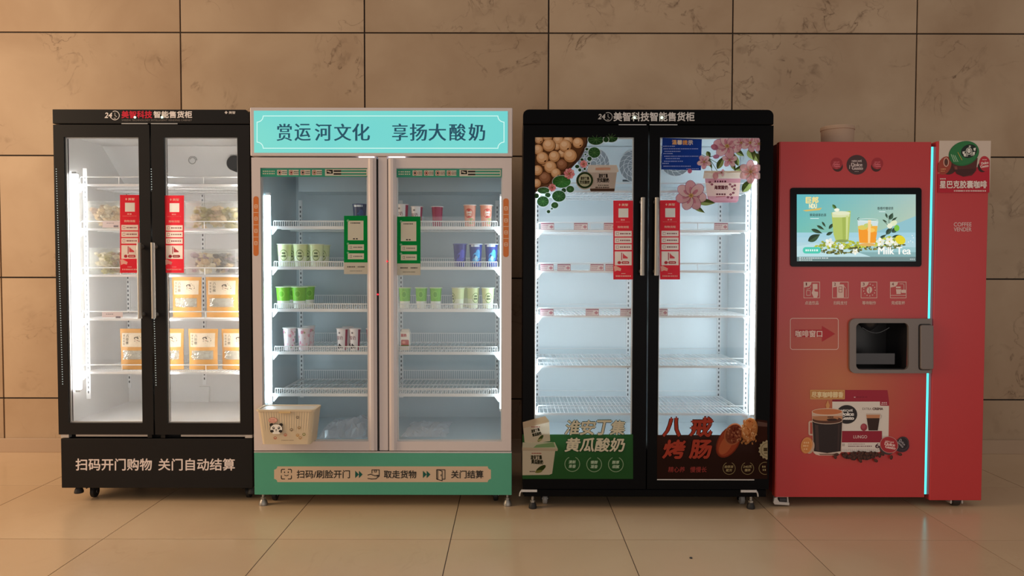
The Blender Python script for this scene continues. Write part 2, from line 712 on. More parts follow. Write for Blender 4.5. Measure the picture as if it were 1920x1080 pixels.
def cabinet(root, x0, x1, y0, y1, z0, z1, t, ztop, zbot, skin, liner):
    """outer shell (open at the front) and the liner inside it; ztop and zbot bound the cold space"""
    s_ = MB()
    s_.box(x0, x0 + t * .5, y0, y1, z0, z1, skin)
    s_.box(x1 - t * .5, x1, y0, y1, z0, z1, skin)
    s_.box(x0 + t * .5, x1 - t * .5, y1 - t * .4, y1, z0, z1, skin)
    s_.box(x0 + t * .5, x1 - t * .5, y0, y1 - t * .4, ztop + t * .5, z1, skin)
    s_.box(x0 + t * .5, x1 - t * .5, y0, y1 - t * .4, z0, zbot - t * .5, skin)
    s_.build('cabinet_shell', root)
    l_ = MB()
    e = .0005
    l_.box(x0 + t * .5 + e, x0 + t, y0, y1 - t * .9, zbot, ztop, liner)
    l_.box(x1 - t, x1 - t * .5 - e, y0, y1 - t * .9, zbot, ztop, liner)
    l_.box(x0 + t * .5 + e, x1 - t * .5 - e, y1 - t * .9, y1 - t * .4 - e, zbot, ztop, liner)
    l_.box(x0 + t * .5 + e, x1 - t * .5 - e, y0, y1 - t * .4 - e, ztop, ztop + t * .5 - e, liner)
    l_.box(x0 + t * .5 + e, x1 - t * .5 - e, y0, y1 - t * .4 - e, zbot - t * .5 + e, zbot, liner)
    l_.build('interior_liner', root)


def door(root, x0, x1, z0, z1, gx0, gx1, gz0, gz1, y0, y1, mat, bevel=.003):
    d = MB()
    d.box(x0, gx0, y0, y1, z0, z1, mat)
    d.box(gx1, x1, y0, y1, z0, z1, mat)
    d.box(gx0, gx1, y0, y1, gz1, z1, mat)
    d.box(gx0, gx1, y0, y1, z0, gz0, mat)
    o = d.build('door', root)
    g = MB()
    g.box(gx0, gx1, y0 + .004, y0 + .008, gz0, gz1, GLASS)
    g.build('glass_pane', o)
    sp = MB()       # light metal spacer round the inner pane
    e = .006
    for a, b, c, dd in ((gx0, gx0 + e, gz0, gz1), (gx1 - e, gx1, gz0, gz1), (gx0 + e, gx1 - e, gz0, gz0 + e), (gx0 + e, gx1 - e, gz1 - e, gz1)):
        sp.box(a, b, y0 + .012, y0 + .02, c, dd, SILVER)
    sp.build('glass_spacer', o)
    return o


def bar_handle(parent, x, z0, z1, yd, side, mat):
    h = MB()
    y = yd - .032
    pts = [(x, yd + .001, z1 - .012), (x, y + .012, z1 - .010), (x, y, z1 - .03)] + [(x, y, z1 + (z0 - z1) * k / 6) for k in range(1, 6)] + [(x, y, z0 + .03), (x, y + .012, z0 + .010), (x, yd + .001, z0 + .012)]
    h.tube(pts, .011, mat, 12)
    return h.build('handle', parent, smooth=50)


def red_sticker(parent, Y, x0, y0, x1, y1):
    """red opening-instructions sticker; the square for the code stays blank"""
    w, h = x1 - x0, y1 - y0
    R, C = '#ec3842', '#fbe6d4'
    fx = lambda u: x0 + w * u
    fy = lambda v: y0 + h * v
    a = Art(Y, film)
    rects = [(x0, y0, x1, y1, R), (fx(.26), fy(.10), fx(.76), fy(.215), '#f4ead9')]
    for v in (.385, .47, .555):
        rects.append((fx(.07), fy(v), fx(.93), fy(v + .07), C))
    rects.append((fx(.07), fy(.645), fx(.93), fy(.82), C))
    a.cells(rects)
    a.text('美智', fx(.42), fy(.038), fx(.74), fy(.07), C, bold=.15)
    a.poly([(fx(.27), fy(.054)), (fx(.32), fy(.037)), (fx(.37), fy(.054)), (fx(.32), fy(.071))], C)
    a.dashes(fx(.38), fx(.62), fy(.245), h * .016, C, 2)
    a.dashes(fx(.14), fx(.86), fy(.272), h * .007, '#f0a090', 9)
    a.text('购物流程', fx(.22), fy(.322), fx(.78), fy(.35), C, bold=.12)
    a.kind = ink
    for q, v in enumerate((.42, .505, .59)):
        a.rframe(fx(.14), fy(v - .018), fx(.27), fy(v + .018), .8, .7, '#c06a62')
        a.dashes(fx(.34), fx(.88), fy(v), h * .016, '#8e3c3c', 6, q)
    a.poly([(fx(.4), fy(.66)), (fx(.44), fy(.66)), (fx(.44), fy(.755)), (fx(.4), fy(.755))], '#b8202c')
    a.poly([(fx(.48), fy(.665)), (fx(.56), fy(.69)), (fx(.73), fy(.72)), (fx(.73), fy(.735)), (fx(.48), fy(.735))], '#d8404a')
    a.ell(fx(.3), fy(.787), w * .09, h * .02, '#b8202c')
    a.rrect(fx(.42), fy(.77), fx(.8), fy(.803), 1.8, '#b8202c')
    a.dashes(fx(.48), fx(.75), fy(.787), h * .012, '#f0c0b0', 4)
    a.kind = film
    a.poly([(fx(.03), fy(.835)), (fx(.12), fy(.825)), (fx(.4), fy(.862)), (fx(.36), fy(.895)), (fx(.2), fy(.885)), (fx(.06), fy(.9))], C)
    a.dashes(fx(.4), fx(.62), fy(.925), h * .009, C, 4)
    a.dashes(fx(.12), fx(.9), fy(.957), h * .016, C, 9)
    return a.build('instruction_sticker', parent)


def title_24h(a, cx, cy, r, col):
    a.text('24', cx - r * 2.1, cy - r * .6, cx - r * .62, cy + r * .5, col, bold=.35, shear=.18)
    a.ring(cx, cy, r, r, 1.1, col, -120, 150)
    a.line([(cx, cy), (cx, cy - r * .55)], .8, col)
    a.line([(cx, cy), (cx + r * .35, cy + r * .25)], .8, col)
    a.text('H', cx - r * .2, cy + r * .45, cx + r * .15, cy + r * .8, col)
    return a


def indicator(root, px, py, Y, mat, r=.0055):
    x, z = W(px, py, Y)
    b = MB()
    b.lathe((x, Y, z), [(r * .4, -.004), (r, -.0015), (r, .001)], mat, 12, 'Y')
    return b.build('indicator_light', root)


def reflected_led_dots(parent, Y, pts, mat, s_=.003):  # small glowing dots imitating LED points mirrored in the door border
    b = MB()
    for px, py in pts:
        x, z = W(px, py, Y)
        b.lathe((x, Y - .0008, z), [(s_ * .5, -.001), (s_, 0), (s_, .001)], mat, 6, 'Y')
    return b.build('led_reflection_dots', parent)


# ================================================================== left black refrigerator
LED1, LED2, LED3 = glow('led_neutral', '#fffaf4', 18), glow('led_cool', '#dcf5ff', 10), glow('led_white', '#e2f5ff', 19)
LED_REFLECTION = glow('led_reflection_glow', '#cfd8cf', 0.75)  # faint emission painting the LED reflection, not a lamp
LAMP = glow('status_lamp', '#d8ffd8', 3.0)


def black_doors(root, Y, ds, z0, z1, gz0, gz1, mat):
    out = []
    for (a, b, g0, g1) in ds:
        out.append(door(root, X(a, Y), X(b, Y), z0, z1, X(g0, Y), X(g1, Y), gz0, gz1, Y, Y + .04, mat))
    return out


Y = 3.70
ax0, ax1 = X(105, Y), X(470.5, Y)
az0, az1 = Z(916, Y, 290), Z(205, Y, 290)
A = thing('display_refrigerator', 'black two-door glass refrigerator with kraft pouches and clear boxes on its shelves', 'refrigerator', ((ax0 + ax1) / 2, Y + .3, 0))
zt, zb = 1.905, 0.416
cabinet(A, ax0 + .004, ax1 - .004, Y + .043, Y + .64, az0, az1 - .002, .04, zt, zb, BLACK1, LINER)
h = MB()
hx0, hx1, hz0 = X(99, Y, 218), X(466.5, Y, 218), Z(232, Y, 290)
hx0, hx1 = ax0 - .004, ax1
h.prism([(hx0, hz0), (hx1, hz0), (hx1, az1 - .022), (hx1 - .02, az1), (hx0, az1)], Y + .002, Y + .042, BLACK1)
hp = h.build('header_panel', A, bevel=.003)
a = Art(Y + .0015)
title_24h(a, 215.5, 216.5, 8.8, '#f3e9e4')
a.build('clock_emblem', hp)
a = Art(Y + .0015)
a.text('美智科技', 228, 208, 285, 221.5, '#d81f3a', bold=.45)
a.text('智能售货柜', 288, 208.5, 360, 221, '#f3e9e4', bold=.4)
a.text('WEIZHI TECHNOLOGY INTELLIGENT VENDING CABINET', 228, 223.8, 360, 227, '#8c827c')
a.build('title_lettering', hp)
a = Art(Y + .0015)
a.text('美智', 429, 208.5, 441, 213.5, '#d8cfca', bold=.15)
a.poly([(421, 211), (424, 208), (427, 211), (424, 214)], '#d8cfca')
a.build('brand_mark', hp)
indicator(A, 253, 220, Y, LAMP)
indicator(A, 303.5, 220, Y, LAMP)
pl = MB()
pl.box(ax0 + .006, ax1 - .004, Y + .006, Y + .042, az0, Z(823, Y, 290), BLACK1)
po = pl.build('plinth_panel', A, bevel=.003)
a = Art(Y + .0055)
a.text('扫码开门购物', 142, 860, 284.5, 882, '#e6d6d0', bold=.42)
a.build('plinth_lettering', po)
a = Art(Y + .0055)
a.text('关门自动结算', 297, 860, 440, 882, '#e6d6d0', bold=.42)
a.build('plinth_lettering', po)
k = MB()
for p0, p1 in ((138, 276), (336, 460)):
    k.box(X(p0, Y, 818), X(p1, Y, 818), Y + .02, Y + .042, Z(821.5, Y), Z(815.5, Y), SILVER)
k.build('kick_strip', A)
for p0, p1 in ((113, 128), (276, 284), (301, 309), (459, 472)):
    hg = MB()
    hg.box(X(p0, Y, 819), X(p1, Y, 819), Y + .004, Y + .03, Z(822.5, Y), Z(816, Y), SILVER if p0 in (113, 459) else BLACK1)
    hg.build('hinge', A)
dz0, dz1, gz0, gz1 = Z(815, Y, 290), Z(234, Y, 290), Z(793.5, Y, 290), Z(257, Y, 290)
dA = black_doors(A, Y, [(105, 284, 124.5, 263.5), (287, 470.5, 310.5, 447.8)], dz0, dz1, gz0, gz1, BLACK1)
bar_handle(dA[0], X(268, Y), Z(468, Y), Z(586, Y), Y, 1, STEEL)
bar_handle(dA[1], X(293.5, Y), Z(468, Y), Z(586, Y), Y, 1, STEEL)
red_sticker(dA[0], Y + .0036, 225, 365.5, 261.5, 511.5)
red_sticker(dA[1], Y + .0036, 308.5, 366.5, 345, 511.5)
reflected_led_dots(dA[0], Y, [(105.5 + 12 * i / 88, 317 + 403 * i / 88) for i in range(89)], LED_REFLECTION, .0027)
reflected_led_dots(dA[1], Y, [(283.6 + .9 * i / 8, 317 + 38 * i / 8) for i in range(9)], LED_REFLECTION, .0027)
reflected_led_dots(dA[1], Y, [(286.6 + 6 * i / 48, 502 + 220 * i / 48) for i in range(49)], LED_REFLECTION, .0027)
for dd, (p0, p1) in zip(dA, ((228, 277), (283, 333))):
    m_ = MB()
    m_.box(X(p0, Y, 233), X(p1, Y, 233), Y - .001, Y + .001, Z(233.9, Y), Z(232.3, Y), SILVER)
    m_.build('latch_strip', dd)
e = MB()        # sloping evaporator cover
e.prism([(0, 0), (1, 0), (1, 1)], 0, 1, LINER)
e = MB()
ix0, ix1 = ax0 + .0445, ax1 - .0445
yb = Y + .64 - .04 * .9
vs = [(x, yy, zz) for x in (ix0, ix1) for yy, zz in ((4.06, zt - .001), (yb - .001, zt - .001), (yb - .001, 1.72), (yb - .02, 1.72))]
e.add(vs, [(0, 1, 2, 3), (7, 6, 5, 4), (0, 3, 7, 4), (3, 2, 6, 7), (2, 1, 5, 6), (1, 0, 4, 5)], LINER)
ev = e.build('evaporator_cover', A)
s_ = MB()
vx, vz = W(442, 307, 4.13)
s_.lathe((vx, 4.145, vz), [(.036, -.05), (.043, -.04), (.045, .02)], RUBBER, 24, 'Y')
s_.build('round_vent', ev, smooth=40)
s_ = MB()
qx, qz = W(368, 303, 4.17)
s_.tube([(qx + (.025 - .0004 * i) * math.cos(i * .36), 4.12 + .03 * 0, qz + (.025 - .0004 * i) * math.sin(i * .36)) for i in range(26)], .0022, pbr('grey_wire', (.35, .35, .34), .5))
s_.build('wire_ring', ev)
xm = (ax0 + ax1) / 2
yf = 3.785
for px, y_ in ((152, 3.80),):
    upright(A, X(155.5, 3.8), 3.84, .52, 1.75)
upright(A, X(241, yb), yb, .5, 1.72)
upright(A, xm, yb, .52, 1.72)
p = MB()
p.box(xm - .03, xm + .03, yb - .02, yb - .0005, zb + .001, .51, LINER)
p.build('drain_channel', A)
for px, w_ in ((147, .022), (314.5, .018), (458, .022)):
    led_bar(A, X(px, 3.775), 3.765, Z(730, 3.79), Z(329, 3.79), w_, LED1)
zsA = [Z(q, yf, 290) for q in (345, 428, 515, 597, 697)]
for z in zsA:
    shelf(A, X(151, yf), xm - .004, yf, yb - .03, z, 'rail')
    shelf(A, xm + .004, ix1 - .004, yf, yb - .03, z, 'rail')
for px in (162, 458):
    caster(A, X(px, Y + .06), Y + .075, .031, BLACK1, RUBBER, az0)
    caster(A, X(px, Y + .06), Y + .56, .031, BLACK1, RUBBER, az0)
foot(A, X(137, Y + .02), Y + .04, az0, STEEL, RUBBER, lift=.043)
foot(A, X(467, Y + .02), Y + .04, az0, STEEL, RUBBER, lift=.043)

# ---- kraft pouches
KRAFT = pbr('kraft_paper', '#d39c58', 0.55, noise_amt=0.1, scale=40)
LABELP = pbr('cream_label_paper', '#dccbb2', 0.6, noise_amt=0.04, scale=60)
INKD = ink('#2c2622')
FOOD = pbr('pale_dried_food', '#b9b2a4', 0.6, noise_amt=0.5, scale=60)
WINDOW = clear('pouch_window', (.95, .95, .93), .12, .08, haze=0.12)


def make_pouch(w, h_, d):
    r = thing('kraft_pouch', 'x', 'pouch', (0, 0, 0), 'kraft paper pouches in the left refrigerator')

    def S(u, v, off=0, sgn=-1):
        prof = math.sin(PI * min(1, max(0, v * .92 + .06))) ** .6
        bul = (1 - abs(2 * u - 1) ** 2.5) * prof * (1.15 - .65 * v)
        wid = w * (1 - .03 * math.sin(PI * v)) * (0.96 + .04 * v)
        return ((u - .5) * wid, sgn * (d / 2 * bul + .0015 + off) + .0022 * noise.noise(Vector((u * 7, v * 9, 1.3))), v * h_)
    b = MB()
    b.patch(S, 0, 1, 0, 1, KRAFT, 14, 20)
    b.patch(lambda u, v: S(u, v, 0, 1), 1, 0, 0, 1, KRAFT, 14, 20)
    n = 20
    for u in (0, 1):
        vs, fs = [], []
        for j in range(n + 1):
            vs += [S(u, j / n), S(u, j / n, 0, 1)]
        fs = [(2 * j, 2 * j + 1, 2 * j + 3, 2 * j + 2) for j in range(n)]
        b.add(vs, fs, KRAFT)
    b.patch(lambda u, v: Vector(S(u, 0)).lerp(Vector(S(u, 0, 0, 1)), v), 0, 1, 0, 1, KRAFT, 14, 1)
    b.build('pouch_body', r, smooth=60)
    l_ = MB()
    S1 = lambda u, v: S(u, v, .0012)
    S2 = lambda u, v: S(u, v, .002)
    l_.patch(S1, .07, .93, .56, .9, LABELP, 12, 8)
    for i, ch in enumerate('八珍糕'):
        l_.text_on(S2, ch, .24, .34, .795 - .085 * i, .865 - .085 * i, INKD)
    for i in range(4):
        l_.text_on(S2, '芡实茯苓'[i], .12, .19, .81 - .07 * i, .86 - .07 * i, INKD)
    rd = random.Random(3)
    for i in range(26):
        t, q = rd.uniform(0, 2 * PI), rd.uniform(.2, 1)
        u, v = .66 + .15 * q * math.cos(t), .735 + .085 * q * math.sin(t)
        e_ = rd.uniform(.008, .022)
        l_.patch(S2, u, u + e_ * 1.4, v, v + e_ * .7, ink(('#3a322c', '#8a7a68', '#b06a5a', '#6b6a52')[i % 4]), 1, 1)
    for k_ in range(7):
        t = PI * k_ / 6
        u, v = .58 + .06 * math.cos(t), .76 + .03 * math.sin(t)
        l_.patch(S2, u, u + .03, v, v + .018, INKD, 1, 1)
    l_.build('paper_label', r)
    g = MB()
    g.patch(S1, .14, .88, .26, .47, FOOD, 10, 6)
    g.build('dried_food_view', r)
    g = MB()
    g.patch(lambda u, v: S(u, v, .003 + .002 * noise.noise(Vector((u * 20, v * 26, 4)))), .12, .9, .25, .48, WINDOW, 16, 10)
    g.build('clear_window', r)
    return r


bag0 = None
yB = 3.865
for (p0, p1, zz, dy, lab) in (
        (321, 377, zsA[3], 0, 'kraft pouch on the fourth shelf of the leftmost refrigerator, beside the middle frame'),
        (385, 446, zsA[3], 0, 'kraft pouch on the fourth shelf of the left black refrigerator, at the right-hand end'),
        (219, 281, zsA[4], 0, 'kraft pouch standing alone behind the left door of the left black refrigerator'),
        (284, 345, zsA[4], 0, 'kraft pouch on the fifth shelf behind the right door, half hidden by the middle frame'),
        (348, 409, zsA[4], 0, 'kraft pouch on the fifth shelf behind the right door, middle one of three'),
        (411, 471, zsA[4], 0, 'kraft pouch on the fifth shelf behind the right door, cut off by the right frame')):
    if bag0 is None:
        bag0 = make_pouch(X(409, yB) - X(349, yB), .243, .058)
        o = bag0
    else:
        o = copy_tree(bag0)
    o['label'] = lab
    o.location = ((X(p0, yB) + X(p1, yB)) / 2, yB + .01, zz + .0005)
    if p0 == 321:
        o.scale = (.93, 1, .9)
    if p0 == 385:
        o.scale = (1.03, 1, .9)


# ---- clear boxes of dried goods
def clear_box(px0, px1, py0, base, yq, label, cols, seed):
    x0, x1 = X(px0, yq, py0), X(px1, yq, py0)
    hgt = Z(py0, yq) - base
    cx, dep = (x0 + x1) / 2, .17
    r = thing('clear_food_box', label, 'box', (cx, yq + dep / 2, base), 'clear boxes of dried goods')
    b = MB()
    t = .0015
    b.box(x0, x1, yq, yq + t, base + .0005, base + hgt - .008, CLEARP)
    b.box(x0, x1, yq + dep - t, yq + dep, base + .0005, base + hgt - .008, CLEARP)
    b.box(x0, x0 + t, yq + t, yq + dep - t, base + .0005, base + hgt - .008, CLEARP)
    b.box(x1 - t, x1, yq + t, yq + dep - t, base + .0005, base + hgt - .008, CLEARP)
    b.box(x0 + t, x1 - t, yq + t, yq + dep - t, base + .0005, base + .002, CLEARP)
    b.build('box_body', r)
    l_ = MB()
    l_.box(x0 - .003, x1 + .003, yq - .003, yq + dep + .003, base + hgt - .008, base + hgt, CLEARP)
    l_.build('box_lid', r, bevel=.002)
    f = MB()
    rd = random.Random(seed)
    n = 95
    for i in range(n):
        q = (i + .5) / n
        c = Vector((x0 + .02 + (x1 - x0 - .04) * rd.random(), yq + .022 + (dep - .045) * rd.random(), base + .012 + (hgt - .042) * rd.random() ** .9))
        s0 = rd.uniform(.009, .02)
        m_ = cols[min(len(cols) - 1, int((c.x - x0) / (x1 - x0) * len(cols) + rd.uniform(-.5, .5)))] if rd.random() < .8 else rd.choice(cols)
        vs = []
        for a_ in range(4):
            for b_ in range(7):
                th, ph = PI * (a_ + .5) / 4, 2 * PI * b_ / 7
                k_ = s0 * rd.uniform(.6, 1.15)
                vs.append(c + Vector((math.sin(th) * math.cos(ph) * 1.4, math.sin(th) * math.sin(ph) * .9, math.cos(th) * .9)) * k_)
        fs = [(a_ * 7 + b_, a_ * 7 + (b_ + 1) % 7, (a_ + 1) * 7 + (b_ + 1) % 7, (a_ + 1) * 7 + b_) for a_ in range(3) for b_ in range(7)]
        f.add(vs, fs + [tuple(range(6, -1, -1)), tuple(range(21, 28))], m_)
    f.build('dried_pieces', r, kind='stuff')
    return r


def dry(h):
    return pbr('dried_' + h, h, 0.7, noise_amt=0.35, scale=90)


tan, olive, brown_, dark_, pale, mauve = map(dry, ('#d8b98c', '#a89a4c', '#a07a52', '#6a625c', '#e6d3b4', '#a890a0'))
yq = 3.80
clear_box(161, 234, 378, zsA[1], yq, 'clear box of tan dried slices on the second shelf, behind the left door', [brown_, tan, pale, tan], 1)
clear_box(347, 446, 378, zsA[1], yq, 'clear box of yellow-green dried pieces on the second shelf, behind the right door', [pale, olive, tan, olive, olive], 2)
clear_box(167, 236, 466, zsA[2], yq, 'clear box of olive and brown dried pieces on the third shelf, behind the left door', [pale, olive, brown_, tan], 3)
clear_box(347, 441, 468, zsA[2], yq, 'clear box holding a dark heap of dried pieces, third shelf behind the right door', [mauve, pale, tan, dark_, dark_], 4)


# ---- price tags
def price_tag(px0, px1, py0, py1, Yq, label, border, group):
    x0, x1, z1, z0 = X(px0, Yq, py0), X(px1, Yq, py0), Z(py0, Yq, px0), Z(py1, Yq, px0)
    o = MB()
    o.box(x0, x1, Yq, Yq + .0012, z0, z1, ink('#e8d6d6'))
    a_ = Art(Yq - .0001, ink, mb=o)
    if border:
        a_.rect(px0 + .6, py0 + .5, px1 - .6, py0 + 2.2, '#a8506e')
        a_.dashes(px0 + 2, px0 + (px1 - px0) * .6, py0 + 4.6, 1.6, '#b06a80', 5)
        a_.dashes(px0 + 2, px0 + (px1 - px0) * .55, py0 + 7.6, 1.0, '#b88090', 6)
        a_.dashes(px0 + 2, px0 + (px1 - px0) * .5, py0 + 9.9, 1.0, '#b88090', 5)
        c = px0 + (px1 - px0) * .8
        a_.poly([(c - 4, py0 + 7.4), (c, py0 + 4), (c + 4, py0 + 7.4), (c, py0 + 10.8)], '#c77a86')
        a_.rframe(px0 + .3, py0 + .3, px1 - .3, py1 - .3, .5, .5, '#a8506e')
    else:
        a_.dashes(px0 + 8, px0 + 22, py0 + 4, 1.2, '#8a7f88', 4)
        a_.rect(px1 - 13, py0 + 8, px1 - 4, py0 + 11.5, '#8a7f88')
    return o.build('price_tag', None, ((x0 + x1) / 2, Yq, z0), label=label, category='price tag', group=group)


yt = yf - .0056
price_tag(192, 226, 414.5, 426.8, yt, 'pale price tag on the second shelf of the left black refrigerator', False, 'price tags in the left refrigerator')
price_tag(191, 230, 585, 595, yt, 'pale price tag on the fourth shelf of the left black refrigerator', False, 'price tags in the left refrigerator')

# ================================================================== white refrigerator
Y = 3.64
bx0, bx1 = X(473, Y), X(959.7, Y)
bz0, bz1 = Z(928, Y, 717), Z(202, Y, 717)
B = thing('display_refrigerator', 'white two-door refrigerator with a lit turquoise sign and green base, stocked with cups', 'refrigerator', ((bx0 + bx1) / 2, Y + .3, 0))
zt, zb = Z(299, Y), .333
cabinet(B, bx0 + .002, bx1 - .002, Y + .048, Y + .66, bz0, bz1 - .002, .035, zt, zb, WHITEP, LINER2)
h = MB()
hz0 = Z(293, Y, 717)
h.box(bx0 - .002, bx1 + .002, Y - .004, Y + .047, hz0, bz1, WHITEP)
hp = h.build('header_box', B, bevel=.004)
SIGN = glow('turquoise_sign', '#72d6cc', 1.0)
n_ = SIGN.node_tree
tcn = n_.nodes.new('ShaderNodeTexCoord')
nzn = n_.nodes.new('ShaderNodeTexNoise')
nzn.inputs['Scale'].default_value = 2.2
mxn = n_.nodes.new('ShaderNodeMix')
mxn.data_type = 'RGBA'
mxn.inputs['A'].default_value = lin('#62ccd2')
mxn.inputs['B'].default_value = lin('#84dfcb')
n_.links.new(tcn.outputs['Object'], nzn.inputs['Vector'])
n_.links.new(nzn.outputs['Fac'], mxn.inputs['Factor'])
n_.links.new(mxn.outputs['Result'], n_.nodes['Principled BSDF'].inputs['Emission Color'])
sg = MB()
sg.box(X(477, Y, 248), X(952, Y, 248), Y - .006, Y - .0042, Z(287, Y, 717), Z(208.5, Y, 717), SIGN)
sgo = sg.build('sign_panel', hp)
a = Art(Y - .0063, ink)
nt = notched(482, 217.5, 945, 278, 11.5)
a.k = 1
P = []
a.line(nt, 1.4, lit('#d8fbf2'), closed=True)
zh = ink('#1f6f92')
x_ = 519
for t_, q0, q1 in (('赏', 519.5, 547), ('运', 553, 582), ('河', 591, 621), ('文', 627, 658), ('化', 661, 693), ('享', 736, 764), ('扬', 769, 800), ('大', 804, 836), ('酸', 843, 873), ('奶', 879, 909)):
    a.text(t_, q0, 232, q1, 264, '#2a6f96', bx=.75)
a.build('sign_lettering', hp)
pl = MB()
pl.box(bx0 + .001, bx1 + .001, Y + .0, Y + .047, bz0, Z(849.5, Y, 717), GREENP)
po = pl.build('plinth_panel', B, bevel=.002)
pt_ = MB()
pt_.box(bx0, bx1, Y + .002, Y + .047, Z(849.3, Y, 717), Z(846.6, Y, 717), SILVER)
pt_.build('plinth_trim', B)
a = Art(Y - .0004)
a.poly(notched(514, 874.5, 920.5, 904, 6), '#d2b79a')
K = '#26221f'
for c0, c1, sx, sy in ((527.5, 880, 1, 1), (546.5, 880, -1, 1), (527.5, 898, 1, -1), (546.5, 898, -1, -1)):
    a.line([(c0 + sx * 6, c1), (c0 + sx * 1.5, c1), (c0, c1 + sy * 1.5), (c0, c1 + sy * 6)], 1.6, K)
a.ell(533.5, 885.5, 1.1, 1.6, K).ell(540.5, 885.5, 1.1, 1.6, K)
a.ring(537, 889, 4.6, 3.6, 1.3, K, 20, 160)
a.text('扫码/刷脸开门', 556.5, 881.5, 656, 896.5, K, bold=.28)
for q in (666, 793):
    for d_ in (0, 7):
        a.poly([(q + d_, 882.5), (q + d_ + 7, 889.5), (q + d_, 896.5)], '#14584a')
a.line([(697.5, 881), (711, 881), (711, 891), (707, 893)], 1.4, K)
a.line([(697.5, 881), (697.5, 887)], 1.4, K).rframe(701.5, 881, 706.5, 885.5, .4, 1.1, K)
a.line([(690, 890.5), (695, 889), (699, 890.5), (703, 892), (709, 891)], 1.4, K)
a.line([(690, 897), (697, 898), (705, 897.5), (711, 892.5)], 1.4, K)
a.text('取走货物', 720, 882, 780.5, 896.5, K, bold=.28)
a.rframe(818, 880, 835, 899, .8, 1.4, K)
a.poly([(821, 880), (829, 883), (829, 901), (821, 899)], '#d2b79a')
a.line([(821, 880.5), (829, 883.5), (829, 901), (821, 899)], 1.4, K, closed=True).ell(827, 891, .8, 2, K)
a.text('关门结算', 846, 882, 906, 896.5, K, bold=.28)
a.build('instruction_plate', po)
mu = MB()
mu.box(X(709.5, Y), X(726.5, Y), Y + .006, Y + .047, Z(846, Y), Z(294, Y), WHITEP)
mu.build('mullion', B, bevel=.003)
gz0, gz1 = Z(827.5, Y, 717), Z(315, Y, 717)
dB = []
for a0, a1, g0, g1 in ((473.5, 706, 490, 689.5), (728.5, 959, 744, 941.5)):
    d = door(B, X(a0, Y), X(a1, Y), Z(845.5, Y), Z(296, Y), X(g0, Y), X(g1, Y), gz0, gz1, Y, Y + .044, WHITEP)
    dB.append(d)
for d, (p0, p1, s1) in zip(dB, ((691.5, 706, 1), (728.5, 743, -1))):
    q = MB()
    xa, xb = X(p0, Y), X(p1, Y)
    zz0, zz1 = Z(844, Y), Z(298, Y)
    prof = [(xa, 0), (xa + .012, -.014), (xb - .014, -.014), (xb - .006, -.002), (xb, 0)] if s1 > 0 else [(xa, 0), (xa + .006, -.002), (xa + .014, -.014), (xb - .012, -.014), (xb, 0)]
    vs = [(x, Y + dy - .0003, z) for z in (zz0, zz1) for x, dy in prof]
    q.add(vs, [(i, i + 1, i + 6, i + 5) for i in range(4)] + [(4, 3, 2, 1, 0), (5, 6, 7, 8, 9), (0, 5, 9, 4)], WHITEP)
    q.build('pull_edge', d)
    gk = MB()
    xx = xb + .001 if s1 > 0 else xa - .006
    gk.box(xx, xx + .005, Y + .01, Y + .043, zz0, zz1, RUBBER)
    gk.build('door_gasket', d)
REDLED = glow('red_led', '#ff2030', 2.2)
indicator(B, 708.3, 552, Y + .006, REDLED, .004)
indicator(B, 726, 490, Y + .004, REDLED, .004)
for p0, p1 in ((672, 700), (728, 758)):
    wl = MB()
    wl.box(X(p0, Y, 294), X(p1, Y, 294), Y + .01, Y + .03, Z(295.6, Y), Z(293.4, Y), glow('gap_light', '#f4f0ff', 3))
    wl.build('gap_lamp', B)


def glass_banner(d, x0, x1, y0, y1):
    a = Art(Y + .0036, film)
    w = x1 - x0
    G, C = '#4fae8e', '#f4e6d0'
    r = [(x0, y0, x1, y1, G)]
    for i in range(4):
        r.append((x0 + w * (.155 + .108 * i), y0 + 2.8, x0 + w * (.155 + .108 * i + .092), y1 - 3.2, C))
    r.append((x0 + w * .6, y0 + 1.5, x1 - 1.5, y1 - 2, C))
    r.append((x0 + w * .615, y0 + 2.8, x0 + w * .672, y1 - 6, '#2a2826'))
    for q in (.22, .56):
        r.append((x0 + w * .68, y0 + (y1 - y0) * q, x0 + w * .75, y0 + (y1 - y0) * (q + .2), '#3c3a36'))
        r.append((x0 + w * .75, y0 + (y1 - y0) * q, x1 - 3, y0 + (y1 - y0) * (q + .2), G))
    a.cells(r)
    for v in (5.5, 10):
        a.dashes(x0 + 4, x0 + w * .14, y0 + v, 2.2, C, 6)
    for i, c in enumerate(('#c83a32', '#a03a34', '#b03038', '#8a6a3a')):
        cx = x0 + w * (.178 + .108 * i)
        a.ring(cx, (y0 + y1) / 2, 3.6, 4.4, .9, '#c83a32')
        a.ell(cx, (y0 + y1) / 2, 1.6, 2.4, c if i % 2 else '#3a3430')
        a.dashes(cx + 5, cx + 14, y0 + 6.2, 1.6, '#5a4a40', 4).dashes(cx + 5, cx + 14, y0 + 9.6, 1.6, '#5a4a40', 4)
    a.poly([(x0 + w * .625, y0 + 4), (x0 + w * .662, y0 + 6.5), (x0 + w * .655, y0 + 8.5), (x0 + w * .62, y0 + 6.5)], C)
    a.build('notice_strip', d)


glass_banner(dB[0], 488.5, 690, 315.6, 331.6)
glass_banner(dB[1], 743, 940.5, 316.6, 332.6)


